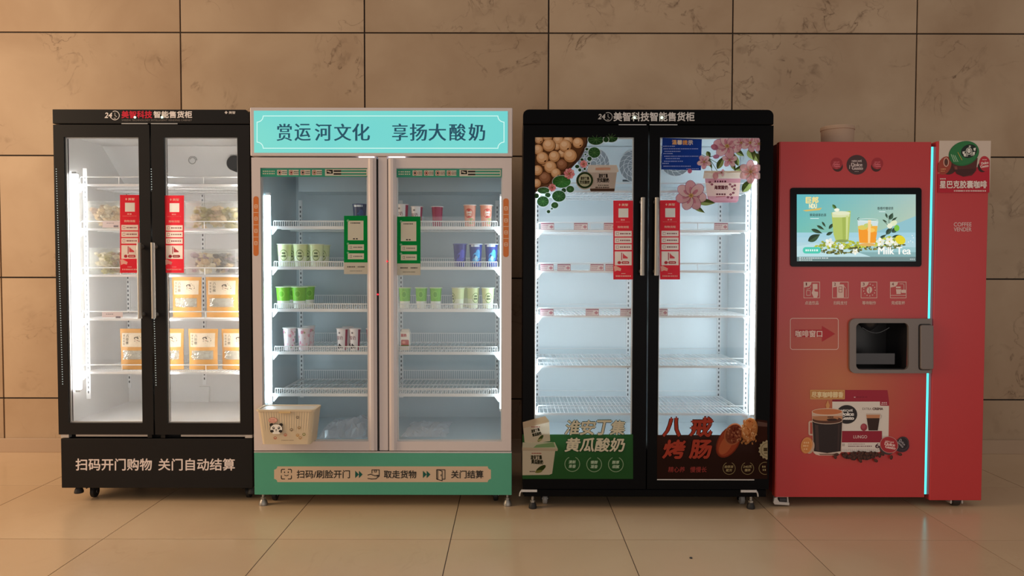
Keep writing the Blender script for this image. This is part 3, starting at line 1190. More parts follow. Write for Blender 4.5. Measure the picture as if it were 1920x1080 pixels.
def green_label(d, x0, y0, x1, y1):
    a = Art(Y + .0036, film)
    G, C = '#169a48', '#efe3cc'
    w, h_ = x1 - x0, y1 - y0
    f = lambda u, v: (x0 + w * u, y0 + h_ * v)
    r = [(x0, y0, x1, y0 + h_ * .8, G), (x0, y0 + h_ * .8, x1, y1, '#e4d8c4')]
    for u0, v0, u1, v1 in ((.16, .085, .82, .42), (.16, .49, .84, .59), (.16, .645, .84, .745)):
        r.append((*f(u0, v0), *f(u1, v1), C))
    a.cells(r)
    a.dashes(x0 + w * .28, x0 + w * .7, y0 + h_ * .125, 2, '#4c463e', 6)
    a.dashes(x0 + w * .38, x0 + w * .62, y0 + h_ * .395, 2.2, '#4c463e', 2)
    for v in (.54, .695):
        a.rframe(x0 + w * .25, y0 + h_ * (v - .022), x0 + w * .33, y0 + h_ * (v + .022), .6, .6, '#8a8478')
        a.dashes(x0 + w * .4, x0 + w * .78, y0 + h_ * v, 2, '#7c766c', 6)
    for v in (.085, .48, .635):
        a.ell(x0 + w * .17, y0 + h_ * v, 2.2, 2.2, '#9fd4ae')
    a.dashes(x0 + w * .14, x0 + w * .48, y0 + h_ * .875, 2.4, '#6b655c', 5).dashes(x0 + w * .58, x0 + w * .88, y0 + h_ * .875, 2.4, '#6b655c', 5)
    a.dashes(x0 + w * .25, x0 + w * .78, y0 + h_ * .945, 1.2, '#8c8478', 9)
    a.build('payment_label', d)


green_label(dB[0], 645, 404.5, 689.5, 514)
green_label(dB[1], 744.5, 406, 788.5, 516)
for d, (x0, y0, x1, y1) in zip(dB, ((475, 368, 485, 480), (943.5, 372, 954, 482))):
    a = Art(Y - .0004)
    a.rrect(x0, y0, x1, y1, 4.8, '#d5793c')
    for i in range(4):
        cy = y0 + (y1 - y0) * (.17 + .205 * i)
        a.rframe(x0 + 2, cy - 3.5, x1 - 2, cy + 3.5, 1.2, .9, '#efd9c0')
        a.line([(x0 + 3.4, cy), (x1 - 3.4, cy)], .8, '#efd9c0')
        if i < 3:
            a.rect(x0 + .4, cy + 11, x1 - .4, cy + 11.8, '#efd9c0')
    a.build('side_sticker', d)

yf = 3.75
yb = Y + .66 - .035 * .9
jx0, jx1, xm = bx0 + .0375, bx1 - .0375, (bx0 + bx1) / 2
e = MB()
e.box(X(558, 4.06, 350), jx1 - .001, 4.07, yb - .0005, Z(360, 4.07), zt - .001, LINER2)
e.build('evaporator_cover', B, bevel=.004)
led_bar(B, X(504.5, 3.73), 3.73, Z(757, 3.73), Z(367, 3.73), .02, LED2)
led_bar(B, X(941, 3.73), 3.73, Z(766, 3.73), Z(369, 3.73), .02, LED2)
for x in (X(561, yb) + .012, xm, jx1 - .05):
    upright(B, x, yb, .45, 1.62)
zsB = [Z(q, yf, 717) for q in (424, 500, 579, 659, 737.5)]
for z in zsB:
    shelf(B, X(510, yf), xm - .004, yf, yb - .03, z, 'comb')
    shelf(B, xm + .004, X(936.5, yf), yf, yb - .03, z, 'comb')
for px in (490, 952):
    foot(B, X(px, Y + .04), Y + .04, bz0, STEEL, STEEL)
for px, y_ in ((513, .12), (930, .12), (513, .56), (930, .56)):
    caster(B, X(px, Y + .12), Y + y_, .03, BLACK1, RUBBER, bz0, 0)


# ---- yogurt cups
def make_cup(kind, w, h_):
    """a tapered cup: body in printed bands, rolled rim, foil lid with a pull tab, front label"""
    spec = {'pale': ('#eef2d6', '#dfe8b0', '#8a9a52'), 'green': ('#f2f4ea', '#7ec832', '#5aa428'), 'floral': ('#f6eef0', '#f0e2e6', '#e6b8c4'),
            'berry': ('#f4eff0', '#f4eff0', '#a8224e'), 'peach': ('#f6ead8', '#f0a890', '#e05a44'), 'blue': ('#23389c', '#1f3a94', '#5fc0ee'), 'violet': ('#2c2d8c', '#2a2c86', '#6a6ee0'),
            'navy': ('#1b2c5c', '#1a2a58', '#5f7ec0')}[kind]
    r = thing('yogurt_cup', 'x', 'yogurt cup', (0, 0, 0))
    rb, rt = w * .36, w * .455

    def S(u, v, off=.0005):      # u: turns of the angle, 0 = front
        t = u * 2 * PI
        q = rb + (rt - rb) * v + off
        return (q * math.sin(t), -q * math.cos(t), h_ * v)
    b = MB()
    base, main, acc = (pbr('cup_' + c, c, .4, noise_amt=0.04, scale=30) for c in spec)
    if kind == 'green':
        b.patch(lambda u, v: S(u, v, 0), 0, 1, 0, .34, base, 28, 2)
        b.patch(lambda u, v: S(u, v, 0), 0, 1, .34, .97, main, 28, 4)
    elif kind == 'berry':
        b.patch(lambda u, v: S(u, v, 0), -.19, .19, 0, .97, base, 12, 4)
        b.patch(lambda u, v: S(u, v, 0), .19, .81, 0, .97, acc, 20, 4)
    elif kind == 'pale':
        b.patch(lambda u, v: S(u, v, 0), -.5, .5, 0, .45, base, 28, 3)
        b.patch(lambda u, v: S(u, v, 0), -.5, .5, .45, .97, main, 28, 3)
    else:
        b.patch(lambda u, v: S(u, v, 0), 0, 1, 0, .97, main, 28, 5)
    b.lathe((0, 0, 0), [(rb * .5, .001), (rb, 0)], base, 28)
    b.build('cup_body', r, smooth=50)
    l_ = MB()
    lidm = pbr('lid_' + kind, {'pale': '#eaf0d8', 'green': '#d8ecc0', 'floral': '#f2ecec', 'berry': '#efe6e8', 'peach': '#f0e0d8', 'blue': '#e6ecf4', 'violet': '#4a4fa0', 'navy': '#31467c'}[kind], .3)
    l_.lathe((0, 0, 0), [(rt, h_ * .955), (w * .5, h_ * .965), (w * .5, h_ * .99), (w * .47, h_), (w * .1, h_ * 1.001)], lidm, 28)
    l_.prism([(w * .40, h_ * .985), (w * .535, h_ * .955), (w * .535, h_ * .962), (w * .40, h_ * .995)], -.012, .012, lidm)
    l_.build('foil_lid', r, smooth=40)
    g = MB()
    S1, S2 = lambda u, v: S(u, v, .0004), lambda u, v: S(u, v, .0008)

    def disc(u, v, ru, rv, mat, SS=S1):
        vs = [SS(u, v)] + [SS(u + ru * math.cos(2 * PI * k / 16), v + rv * math.sin(2 * PI * k / 16)) for k in range(16)]
        g.add(vs, [(0, 1 + k, 1 + (k + 1) % 16) for k in range(16)], mat)
    if kind == 'pale':
        disc(.02, .5, .1, .25, ink('#93a860'))
        disc(.02, .5, .085, .21, ink('#dfe7b4'), S2)
        for v0, q in ((.55, .04), (.42, .055)):
            g.patch(lambda u, v: S(u, v, .0012), .02 - q, .02 + q, v0, v0 + .07, ink('#5f7040'), 4, 1)
    elif kind == 'green':
        disc(0, .66, .075, .18, ink('#95d650'))
        disc(0, .66, .055, .13, ink('#6db52c'), S2)
    elif kind == 'floral':
        rd = random.Random(5)
        for i in range(26):
            disc(rd.uniform(-.25, .25), rd.uniform(.08, .85), rd.uniform(.012, .04), rd.uniform(.03, .08), ink(('#e8a8b8', '#d88aa0', '#a8b48c', '#f0c8d0')[i % 4]))
    elif kind == 'berry':
        g.text_on(S1, '酸奶', -.11, .11, .48, .66, ink('#7c1c40'))
        g.patch(S1, -.03, .03, .76, .84, ink('#8a8286'), 2, 1)
        for i, (u, v) in enumerate(((-.08, .16), (-.03, .13), (.03, .18), (.08, .14), (-.01, .24))):
            disc(u, v, .035, .07, ink(('#2c2430', '#3c3040')[i % 2]))
    elif kind == 'peach':
        disc(-.02, .6, .12, .22, ink('#dc5a4c'))
        disc(.04, .25, .1, .14, ink('#a8b070'))
        g.patch(S2, -.08, .06, .6, .68, ink('#f8e6da'), 4, 1)
        g.patch(S2, -.06, .04, .5, .55, ink('#f8e6da'), 4, 1)
    elif kind in ('blue', 'violet', 'navy'):
        c = {'blue': '#4fb4ee', 'violet': '#4f52c4', 'navy': '#38548e'}[kind]
        for u, v, ru, rv in ((.03, .42, .1, .2), (.07, .55, .06, .2), (-.04, .25, .05, .12)):
            disc(u, v, ru, rv, ink(c))
        disc(.02, .36, .045, .11, ink('#b8e4f8' if kind == 'blue' else c), S2)
        if kind != 'violet':
            g.patch(S1, -.12, .1, .86, .95, ink('#dfe8f4'), 4, 1)
    g.build('printed_label', r)
    return r


cups = {}
LEFT, RIGHT = 'behind left white door', 'behind right white door'


def cup(kind, px, wpx, hpx, shelf_i, label, yc=3.815, turn=0.0, sc=1):
    w, h_ = wpx / F_PX * yc, hpx / F_PX * yc
    key = (kind, wpx, hpx)
    if key not in cups:
        cups[key] = make_cup(kind, w, h_)
        o = cups[key]
    else:
        o = copy_tree(cups[key])
    o['label'] = label
    o['group'] = {'pale': 'pale green yogurt cups', 'green': 'bright green yogurt cups', 'floral': 'floral yogurt cups', 'berry': 'berry yogurt cups',
                  'peach': 'peach yogurt cups', 'blue': 'blue yogurt cups', 'violet': 'blue yogurt cups', 'navy': 'blue yogurt cups'}[kind]
    o.location = (X(px, yc, 500), yc, zsB[shelf_i] + .0003)
    o.rotation_euler = (0, 0, turn)
    return o


cup('navy', 675, 28, 42, 0, 'dark blue cup on top shelf ' + LEFT)
cup('pale', 534, 29, 42, 1, 'pale green cup on second shelf ' + LEFT + ', front row left')
cup('pale', 564, 29, 42, 1, 'pale green cup on second shelf ' + LEFT + ', front row middle')
cup('pale', 594, 29, 42, 1, 'pale green cup on second shelf ' + LEFT + ', front row right')
cup('pale', 547, 29, 42, 1, 'pale green cup on second shelf ' + LEFT + ', back row left', 3.93)
cup('pale', 577, 29, 42, 1, 'pale green cup on second shelf ' + LEFT + ', back row middle', 3.93)
cup('pale', 606, 29, 42, 1, 'pale green cup on second shelf ' + LEFT + ', back row right', 3.93)
cup('green', 531, 29, 40, 2, 'bright green cup on third shelf ' + LEFT + ', front left')
cup('green', 561, 29, 40, 2, 'bright green cup on third shelf ' + LEFT + ', front right')
cup('green', 545, 29, 40, 2, 'bright green cup on third shelf ' + LEFT + ', back row left', 3.94, .5)
cup('green', 577, 29, 40, 2, 'bright green cup on third shelf ' + LEFT + ', back row right', 3.94, .5)
cup('floral', 542, 25.5, 42, 3, 'white cup with pink flowers on fourth shelf ' + LEFT + ', the left one')
cup('floral', 569.5, 25.5, 42, 3, 'white cup with pink flowers on fourth shelf ' + LEFT + ', the right one', turn=.8)
cup('floral', 578, 25.5, 42, 3, 'white floral cup on fourth shelf ' + LEFT + ', half hidden behind the right one', 3.93, 1.5)
cup('berry', 641, 22.5, 41, 3, 'white and crimson berry cup on fourth shelf ' + LEFT + ', left of pair', turn=-.35)
cup('berry', 665, 22.5, 41, 3, 'white and crimson berry cup on fourth shelf ' + LEFT + ', right of pair', turn=-.35)
cup('berry', 652, 22.5, 41, 3, 'berry cup on fourth shelf ' + LEFT + ', peeping out behind the pair', 3.92, 1.2)
cup('berry', 697, 22.5, 41, 3, 'berry cup on fourth shelf ' + LEFT + ', cut off by middle frame', turn=.3)
cup('berry', 755, 24, 42, 0, 'white and crimson cup on top shelf ' + RIGHT + ', nearest the middle frame', turn=-.5)
cup('berry', 782, 24, 38, 0, 'white and crimson cup on top shelf ' + RIGHT + ', beside the plain crimson cup', turn=-.4)
cup('berry', 820, 23, 38, 0, 'plain crimson cup seen from its back on top shelf ' + RIGHT, turn=PI)
cup('peach', 881, 25, 41, 0, 'pink and orange cup on top shelf ' + RIGHT + ', the left one of two')
cup('peach', 911.5, 25, 41, 0, 'pink and orange cup on top shelf ' + RIGHT + ', the right one of two', turn=.4)
cup('violet', 862.5, 27.5, 43, 1, 'dark violet-blue cup on second shelf ' + RIGHT)
cup('blue', 892, 27, 43, 1, 'bright blue splash cup on second shelf ' + RIGHT + ', next to the violet-blue one')
cup('blue', 921.5, 27, 43, 1, 'bright blue splash cup on second shelf ' + RIGHT + ', nearest the light tube')
cup('green', 759, 24.5, 39, 2, 'bright green cup on third shelf ' + RIGHT + ', nearest the middle frame')
cup('green', 790, 24.5, 39, 2, 'bright green cup on third shelf ' + RIGHT + ', middle of the three')
cup('green', 817, 24.5, 39, 2, 'bright green cup on third shelf ' + RIGHT + ', right of three')
cup('pale', 859, 26, 39, 2, 'pale green cup on third shelf ' + RIGHT + ', left of the three', turn=-1.2)
cup('pale', 887, 26, 39, 2, 'pale green cup on third shelf ' + RIGHT + ', middle of the three', 3.83, turn=.4)
cup('pale', 874, 26, 39, 2, 'pale green cup on third shelf ' + RIGHT + ', behind the others', 3.93, turn=1)
cup('pale', 915, 26, 39, 2, 'pale green cup on third shelf ' + RIGHT + ', nearest the light tube')
# a small printed milk carton, alone on the fourth shelf
yc = 3.80
cx0, cx1 = X(750.5, yc), X(767.5, yc)
zc = zsB[3] + .0004
ct = thing('drink_carton', 'small white carton with a red picture, alone on the fourth shelf behind the right door', 'carton', ((cx0 + cx1) / 2, yc + .02, zc))
b = MB()
hc = Z(618, yc) - zc
b.box(cx0, cx1, yc, yc + .045, zc, zc + hc * .86, pbr('carton_card', '#ece6dc', .45))
b.build('carton_body', ct, bevel=.001)
b = MB()
xc = (cx0 + cx1) / 2
b.prism([(cx0, zc + hc * .86), (cx1, zc + hc * .86), (cx1 - .006, zc + hc), (cx0 + .006, zc + hc)], yc + .004, yc + .041, pbr('carton_top', '#d8d0c4', .45))
b.build('carton_top', ct, bevel=.001)
a = Art(yc - .0003)
a.text('酸', 752, 626, 757, 631.5, '#b8403a', bold=.3).text('奶', 757.5, 626, 762, 631.5, '#b8403a', bold=.3)
a.rrect(752, 637, 766.5, 649, 2, '#b5483c').ell(757, 642, 3, 2.5, '#d88a70').rect(752, 647, 766.5, 649, '#7a8a4c')
a.build('printed_label', ct)


# ---- plastic bags on the floor of the white refrigerator
def crumple(name, label, px0, px1, y0, y1, zb_, hh, mat, seed, taper, fold):
    """a thin bag lying in sharp creases"""
    x0, x1 = X(px0, y0), X(px1, y0)
    rd = random.Random(seed)
    b = MB()
    n, m_ = 15, 11
    P = {}
    for i in range(n + 1):
        for j in range(m_ + 1):
            u, v = i / n, j / m_
            edge = (1 - abs(2 * u - 1) ** 5) * (1 - abs(2 * v - 1) ** 4)
            z = hh * edge * (.6 + .5 * noise.noise(Vector((u * 2.4, v * 2, seed)))) + fold * edge * rd.uniform(0, 1)
            k = 1 - taper * v
            P[i, j] = ((x0 + x1) / 2 + (x1 - x0) * (u - .5) * k + rd.uniform(-.008, .008), y0 + (y1 - y0) * v + rd.uniform(-.008, .008), zb_ + .0012 + max(.0004, z))
    vs = [P[i, j] for j in range(m_ + 1) for i in range(n + 1)]
    w = n + 1
    fs = []
    for j in range(m_):
        for i in range(n):
            a_, b_, c_, d_ = j * w + i, j * w + i + 1, (j + 1) * w + i + 1, (j + 1) * w + i
            fs += [(a_, b_, c_), (a_, c_, d_)] if rd.random() < .5 else [(a_, b_, d_), (b_, c_, d_)]
    b.add(vs, fs, mat)
    rim = [i for i in range(w)] + [j * w + n for j in range(1, m_ + 1)] + [m_ * w + i for i in range(n - 1, -1, -1)] + [j * w for j in range(m_ - 1, 0, -1)]
    b.add([(vs[i][0], vs[i][1], zb_ + .0008) for i in rim], [tuple(range(len(rim) - 1, -1, -1))], mat)
    k = len(rim)
    b.add([vs[i] for i in rim] + [(vs[i][0], vs[i][1], zb_ + .0008) for i in rim], [(i, k + i, k + (i + 1) % k, (i + 1) % k) for i in range(k)], mat)
    return b.build(name, None, ((x0 + x1) / 2, (y0 + y1) / 2, zb_), label=label, category='plastic bag')


crumple('plastic_bag', 'crumpled clear plastic bag on the white refrigerator floor, beside the storage bin', 592, 692, 3.745, 4.05, zb, .07, BAGC, 2.3, .1, .035)
crumple('plastic_bag', 'flat white plastic bags on the white refrigerator floor, behind the right door', 752, 839, 3.765, 4.13, zb, .018, BAGP, 5.1, .06, .014)

# ---- storage bin hung on the left white door
yF, yR = 3.512, Y - .0008
CREAMP = pbr('cream_plastic', '#d6c2a2', 0.45, noise_amt=0.02)
LIDP = pbr('cream_lid_plastic', '#d6cbbe', 0.35)
zt_, zb_ = Z(772, yF), Z(834.5, yF)
tx0, tx1, ux0, ux1 = X(482, yF, 772), X(588, yF, 772), X(490, yF, 834), X(581, yF, 834)
bn = thing('storage_bin', 'cream ribbed plastic bin with a panda print, hung low on a white refrigerator door', 'bin', ((tx0 + tx1) / 2, (yF + yR) / 2, zb_))
b = MB()
NR = 22
ring = []


def binS(u, v):            # front face with soft corners and shallow ribs near the top
    a0, a1 = ux0 + (tx0 - ux0) * v, ux1 + (tx1 - ux1) * v
    x = a0 + (a1 - a0) * u
    c = max(0, abs(2 * u - 1) - .86) / .14
    y = yF + .018 * (1 - math.sqrt(max(0, 1 - c * c))) + .008 * (1 - v)
    if v > .42 and c == 0:
        y -= .0016 * max(0, math.sin(u * 2 * PI * NR)) * min(1, (v - .42) * 12)
    return (x, y, zb_ + (zt_ - zb_) * v)


b.patch(binS, 0, 1, 0, 1, CREAMP, 132, 14)
for u in (0, 1):
    vs = []
    for j in range(15):
        x, y, z = binS(u, j / 14)
        vs += [(x, y, z), (x, yR, z)]
    b.add(vs, [(2 * j, 2 * j + 1, 2 * j + 3, 2 * j + 2) for j in range(14)], CREAMP)
b.add([(ux0, yF + .01, zb_), (ux1, yF + .01, zb_), (ux1, yR, zb_), (ux0, yR, zb_)], [(0, 1, 2, 3)], CREAMP)
b.add([(ux0, yR, zb_), (ux1, yR, zb_), (tx1, yR, zt_), (tx0, yR, zt_)], [(0, 1, 2, 3)], CREAMP)
b.build('bin_body', bn, smooth=40)
l_ = MB()
lx = .007
out = rr(tx0 - lx, yF - .006, tx1 + lx, yR, .02)
nn = len(out)
vs = [(x, y, zt_) for x, y in out] + [(x, y, zt_ + .009) for x, y in out]
inn = rr(tx0 + .006, yF + .008, tx1 - .006, yR - .012, .014)
vs += [(x, y, zt_ + .009) for x, y in inn] + [(x, y, zt_ + .006) for x, y in inn]
fs = [(i, (i + 1) % nn, nn + (i + 1) % nn, nn + i) for i in range(nn)] + [(nn + i, nn + (i + 1) % nn, 2 * nn + (i + 1) % nn, 2 * nn + i) for i in range(nn)]
fs += [(2 * nn + i, 2 * nn + (i + 1) % nn, 3 * nn + (i + 1) % nn, 3 * nn + i) for i in range(nn)] + [tuple(range(nn - 1, -1, -1))]
l_.add(vs, fs, CREAMP)
l_.add(vs[3 * nn:], [tuple(range(nn))], LIDP)
l_.prism([((tx0 + tx1) / 2 - .03, zt_ - .007), ((tx0 + tx1) / 2 + .03, zt_ - .007), ((tx0 + tx1) / 2 + .027, zt_ + .001), ((tx0 + tx1) / 2 - .027, zt_ + .001)], yF - .012, yF - .0055, pbr('lid_catch', '#d8b884', .4))
l_.build('bin_lid', bn)
a = Art(yF - .0022)
dk = '#2a2522'
a.ell(511.5, 788, 8, 5, '#e9b9a4').ring(511.5, 788, 8.3, 5.2, .8, '#c86a58').dashes(506, 517, 787, 1.4, '#c86a58', 4).dashes(506, 517, 790, 1.2, '#c86a58', 4)
for sx in (-1, 1):
    a.ell(518 + sx * 9, 796.5, 3.4, 3, dk)
a.ell(518, 804, 12, 9.3, dk).ell(518, 804, 11.2, 8.5, '#f6efe2')
for sx in (-1, 1):
    a.ell(518 + sx * 5, 802.5, 2.1, 2.6, dk, rot=sx * 25).ell(518 + sx * 5, 802, .7, .9, '#f6efe2')
    a.ell(518 + sx * 8, 808.5, 3.4, 2.6, dk)
a.ell(518, 806.2, 1.6, 1, dk).ring(518, 808, 2, 1.4, .5, dk, 10, 170)
a.rrect(511, 810, 525, 813.5, 1.5, '#f6efe2')
a.build('panda_print', bn)
a = Art(yF - .0022)
for x, y, c in ((535, 815.5, '#c0604c'), (546.5, 806, '#5a4a3a'), (558, 816, '#b8863c'), (570, 814.5, '#6a7a3c'), (516, 821, '#b04a3c'), (561, 802, '#8a6a3a'), (558, 782.5, '#7a6a5a'), (563, 821, '#a87a4a')):
    a.ring(x, y, 3, 2.6, .9, c).ell(x, y + 1.6, 1.2, 1, c)
a.dashes(528, 551, 825.5, .9, '#7a6a5a', 9)
a.build('fruit_motif_print', bn)

# ================================================================== right black refrigerator
Y = 3.60
cx0, cx1 = X(980, Y), X(1447, Y)
cz0, cz1 = Z(933, Y, 1213), Z(205, Y, 1213)
C = thing('display_refrigerator', 'black refrigerator beside the red machine, empty shelves, fruit and sausage prints on its doors', 'refrigerator', ((cx0 + cx1) / 2, Y + .3, 0))
zt, zb = Z(250, Y), Z(832, 3.68)
cabinet(C, cx0 + .004, cx1 - .004, Y + .043, Y + .62, cz0, cz1 - .004, .04, zt, zb, BLACK3, LINER3)
h = MB()
hz0 = Z(233, Y, 1213)
r_ = .03
o_ = [(cx0, hz0), (cx1, hz0)]
o_ += [(cx1 - r_ + r_ * math.cos(t * PI / 12), cz1 - r_ + r_ * math.sin(t * PI / 12)) for t in range(7)]
o_ += [(cx0 + r_ - r_ * math.sin(t * PI / 12), cz1 - r_ + r_ * math.cos(t * PI / 12)) for t in range(7)]
h.prism(o_, Y + .002, Y + .042, BLACK3)
hp = h.build('header_panel', C, bevel=.004)
a = Art(Y + .0015)
title_24h(a, 1140, 219, 8.5, '#b9b6b4')
a.build('clock_emblem', hp)
a = Art(Y + .0015)
a.text('美智科技智能售货柜', 1150.5, 210.5, 1302, 227, '#cfcbc9', bold=.45)
a.build('title_lettering', hp)
indicator(C, 1190, 220.5, Y, LAMP)
indicator(C, 1241, 220.5, Y, LAMP)
dz0, dz1, gz0, gz1 = Z(917, Y, 1213), Z(235, Y, 1213), Z(897, Y, 1213), Z(257.5, Y, 1213)
dC = black_doors(C, Y, [(981, 1213.5, 1002.5, 1187), (1216, 1446.5, 1235.5, 1421)], dz0, dz1, gz0, gz1, BLACK3)
bar_handle(dC[0], X(1202, Y), Z(383, Y), Z(504, Y), Y, 1, STEEL)
bar_handle(dC[1], X(1228, Y), Z(383, Y), Z(504, Y), Y, 1, STEEL)
red_sticker(dC[0], Y - .0006, 1150, 376, 1187, 524)
red_sticker(dC[1], Y - .0006, 1237.5, 375.5, 1275, 524)
for dd, (p0, p1) in zip(dC, ((1160, 1212), (1218, 1270))):
    m_ = MB()
    m_.box(X(p0, Y, 233), X(p1, Y, 233), Y - .001, Y + .001, Z(234.2, Y), Z(232.8, Y), SILVER)
    m_.build('latch_strip', dd)
b = MB()
b.box(cx0 + .01, cx1 - .01, Y + .012, Y + .042, cz0, Z(919, Y), BLACK3)
b.build('plinth_panel', C, bevel=.003)


def petals(a, cx, cy, r, n, cols, rot=0, squash=1.0, core='#e9c98a'):
    for i in range(n):
        t = rot + 360 * i / n
        q = math.radians(t)
        px, py = cx + r * .55 * math.cos(q), cy + r * .55 * math.sin(q) * squash
        a.ell(px, py, r * .52, r * .38, cols[2], rot=t, n=14)
        a.ell(px, py, r * .49, r * .345, cols[i % 2], rot=t, n=14)
        a.ell(cx + r * .36 * math.cos(q), cy + r * .36 * math.sin(q) * squash, r * .26, r * .12, cols[3], rot=t, n=8)
    a.ell(cx, cy, r * .17, r * .15, core, n=10)
    for i in range(7):
        q = math.radians(rot + 51 * i)
        a.line([(cx, cy), (cx + r * .3 * math.cos(q), cy + r * .3 * math.sin(q))], .5, '#8a6a3a')


def leaf(a, cx, cy, ln, wd, ang, c1='#6f7f4a', c2='#4b5a34'):
    c, s_ = math.cos(math.radians(ang)), math.sin(math.radians(ang))
    up = [(-ln / 2 + ln * i / 10, -wd / 2 * math.sin(PI * (i / 10) ** .8)) for i in range(11)]
    lo = [(x, -y) for x, y in up]
    T = lambda P: [(cx + x * c - y * s_, cy + x * s_ + y * c) for x, y in P]
    a.poly(T(up + lo[-2:0:-1]), c1)
    a.poly(T(up + [(ln / 4, 0)]), c2)
    a.line(T([(-ln / 2, 0), (ln / 2, 0)]), .5, '#39452a')


# ---- picture on the left door: peeled fruit in a basket, lotus leaves, a tub of yogurt
a = Art(Y + .0036, film, step=.00004)
a.clip = (1003, 257.5, 1188, 420)
WH = '#dfe8e6'
a.poly([(1003, 257), (1104, 257), (1100, 274), (1088, 298), (1062, 325), (1032, 350), (1003, 361)], '#4a2f22')
a.poly([(1003, 257), (1100, 257), (1096, 272), (1084, 296), (1058, 322), (1030, 346), (1003, 356)], '#7a5236')
balls = [(1010.6, 262, 8.5), (1027, 256, 9.5), (1047, 263, 10.5), (1065.5, 264, 9.5), (1044, 275, 7), (1054, 288, 8), (1022, 305, 8), (1054, 309, 10.5), (1022, 334, 11.5), (1084, 268.4, 10.5), (1009, 281, 10),
         (1029.6, 273, 12.5), (1060, 274, 12), (1039.7, 294, 11), (1069.5, 292.8, 13), (1017.4, 297, 12), (1008, 320, 10), (1032.3, 313.8, 12), (1042.4, 325, 9.5), (1006.5, 344, 8.5)]
for i, (x, y, r) in enumerate(balls):
    br = i in (7, 8)
    a.ell(x, y, r, r, '#7a4a2c' if not br else '#5a3626')
    a.ell(x - r * .04, y - r * .05, r * .95, r * .95, '#e8b07a' if not br else '#a06a4a')
    a.ell(x - r * .12, y - r * .16, r * .78, r * .76, '#f8d2a2' if not br else '#b98260')
    a.ell(x - r * .2, y - r * .3, r * .45, r * .4, '#ffe8c6' if not br else '#cf9c7a')
    if i % 3 == 0:
        a.ell(x + r * .4, y + r * .45, r * .2, r * .12, '#6a3f26', rot=-40, n=8)
for x, y, rx, ry in ((1117, 262, 15, 10), (1146, 258, 12, 9), (1136, 262, 5, 5), (1114, 286.3, 11.3, 10), (1105, 298, 4.2, 4.2), (1100, 280, 3, 2.5), (1091, 299.5, 3, 2.6), (1097.5, 290, 1.8, 1.8), (1082, 312.5, 4, 3.4), (1087, 319, 3, 3), (1096, 317, 2.2, 2.2), (1104, 307, 2, 2),
                     (1053, 341, 17, 11.5), (1019, 357.5, 11, 6), (1057, 357, 4.4, 4), (1069, 355, 7.2, 6.2), (1027, 366, 5.2, 4.4), (1047.6, 368, 12.6, 10.4), (1018, 378, 11, 9.8), (1006, 367.5, 4.4, 4.4), (1040, 385, 6.6, 5.8), (1028.3, 397, 3.2, 3), (1034.6, 391.5, 1.8, 1.6)):
    g = '#2d4f2c' if rx < 6 or y < 264 else ('#3c7434' if y < 345 and rx > 14 else '#386236')
    a.ell(x, y, rx + 1, ry + 1, WH)
    a.ell(x, y, rx, ry, g)
    if rx > 6:
        for k in range(9):
            q = 2 * PI * k / 9
            a.line([(x, y), (x + rx * .85 * math.cos(q), y + ry * .85 * math.sin(q))], .45, '#6f9a5c')
for x, y, r in ((1094, 308, 7), (1067, 326, 10), (1035, 352, 7)):
    petals(a, x, y, r, 8, ('#f2a0a4', '#f8c4c0', '#c85a68', '#d8606c'), 10, 1, '#e8b858')
a.poly([(1103.4, 310), (1155.5, 310), (1159.6, 322), (1156, 324), (1103, 324), (1100.6, 321)], '#cdb6a2')
a.poly([(1103, 324), (1156, 324), (1151.4, 359.3), (1107, 359.3)], '#b39a88')
a.poly([(1105, 354), (1152, 354), (1151.4, 359.3), (1107, 359.3)], '#5a4438')
a.rect(1116, 315, 1144, 319.5, '#d9a890')
for t_, y0, y1, x0, x1 in (('淮安丁集', 326.5, 334, 1122, 1139), ('芡实酸奶', 334.5, 342.5, 1119, 1141)):
    a.text(t_, x0, y0, x1, y1, '#2f2a26', bold=.35)
a.dashes(1121, 1141, 348, 1.6, '#3a322c', 6).dashes(1116, 1143, 352, 2.4, '#4a3a30', 8)
a.ell(1096, 339.5, 16.5, 17, '#b9a692').ell(1096, 338.5, 15.6, 15.6, '#33472c').ell(1096, 338.5, 11.8, 11.8, '#d6d6b4')
a.text('淮安丁集', 1088, 332, 1104, 338, '#3c3a2c', bold=.25)
a.text('芡实酸奶', 1086.5, 339, 1105, 345.5, '#3c3a2c', bold=.25)
a.build('fruit_print', dC[0])

# ---- picture on the right door: notice board, blossom, a tub of pink yogurt
a = Art(Y + .0036, film, step=.00004)
a.poly([(1242.3, 258.3), (1316, 261), (1314.2, 319.3), (1239.6, 317.8)], '#1f3c8c')
tc_ = ('#f2c078', '#f6e8d0', '#f0b060', '#efe4d0')
for i, ch in enumerate('温馨提示'):
    a.text(ch, 1260 + 10 * i, 262.5 + .3 * i, 1269 + 10 * i, 270.8 + .3 * i, tc_[i], bold=.4)
for i, (y, x0, x1) in enumerate(((274.2, 1243.5, 1266), (279, 1244, 1310), (283.8, 1246, 1277), (288, 1244, 1262), (293, 1245.5, 1310), (297.4, 1248, 1276), (302.4, 1245, 1281), (306.4, 1242, 1255), (311.6, 1244, 1296), (316.4, 1287, 1311))):
    a.dashes(x0, x1, y, 1.5 if i < 9 else 1, '#c4cce6', int((x1 - x0) / 3.2))
a.build('notice_sheet', dC[1])
a = Art(Y + .0034, film, step=.00004)
a.clip = (1236, 259.5, 1424, 420)
PK = ('#fae2e2', '#f2c8d0', '#b47090', '#dc9cb0')
LG = ('#8a9456', '#5a6a3c')
a.line([(1316, 290), (1330, 297), (1345, 321), (1350, 328)], 1.1, '#5a6a3c')
a.line([(1330, 297), (1336, 326)], 1, '#5a6a3c').line([(1330, 297), (1345, 306)], 1, '#5a6a3c').line([(1330, 294), (1354, 290)], 1.2, '#4a4030')
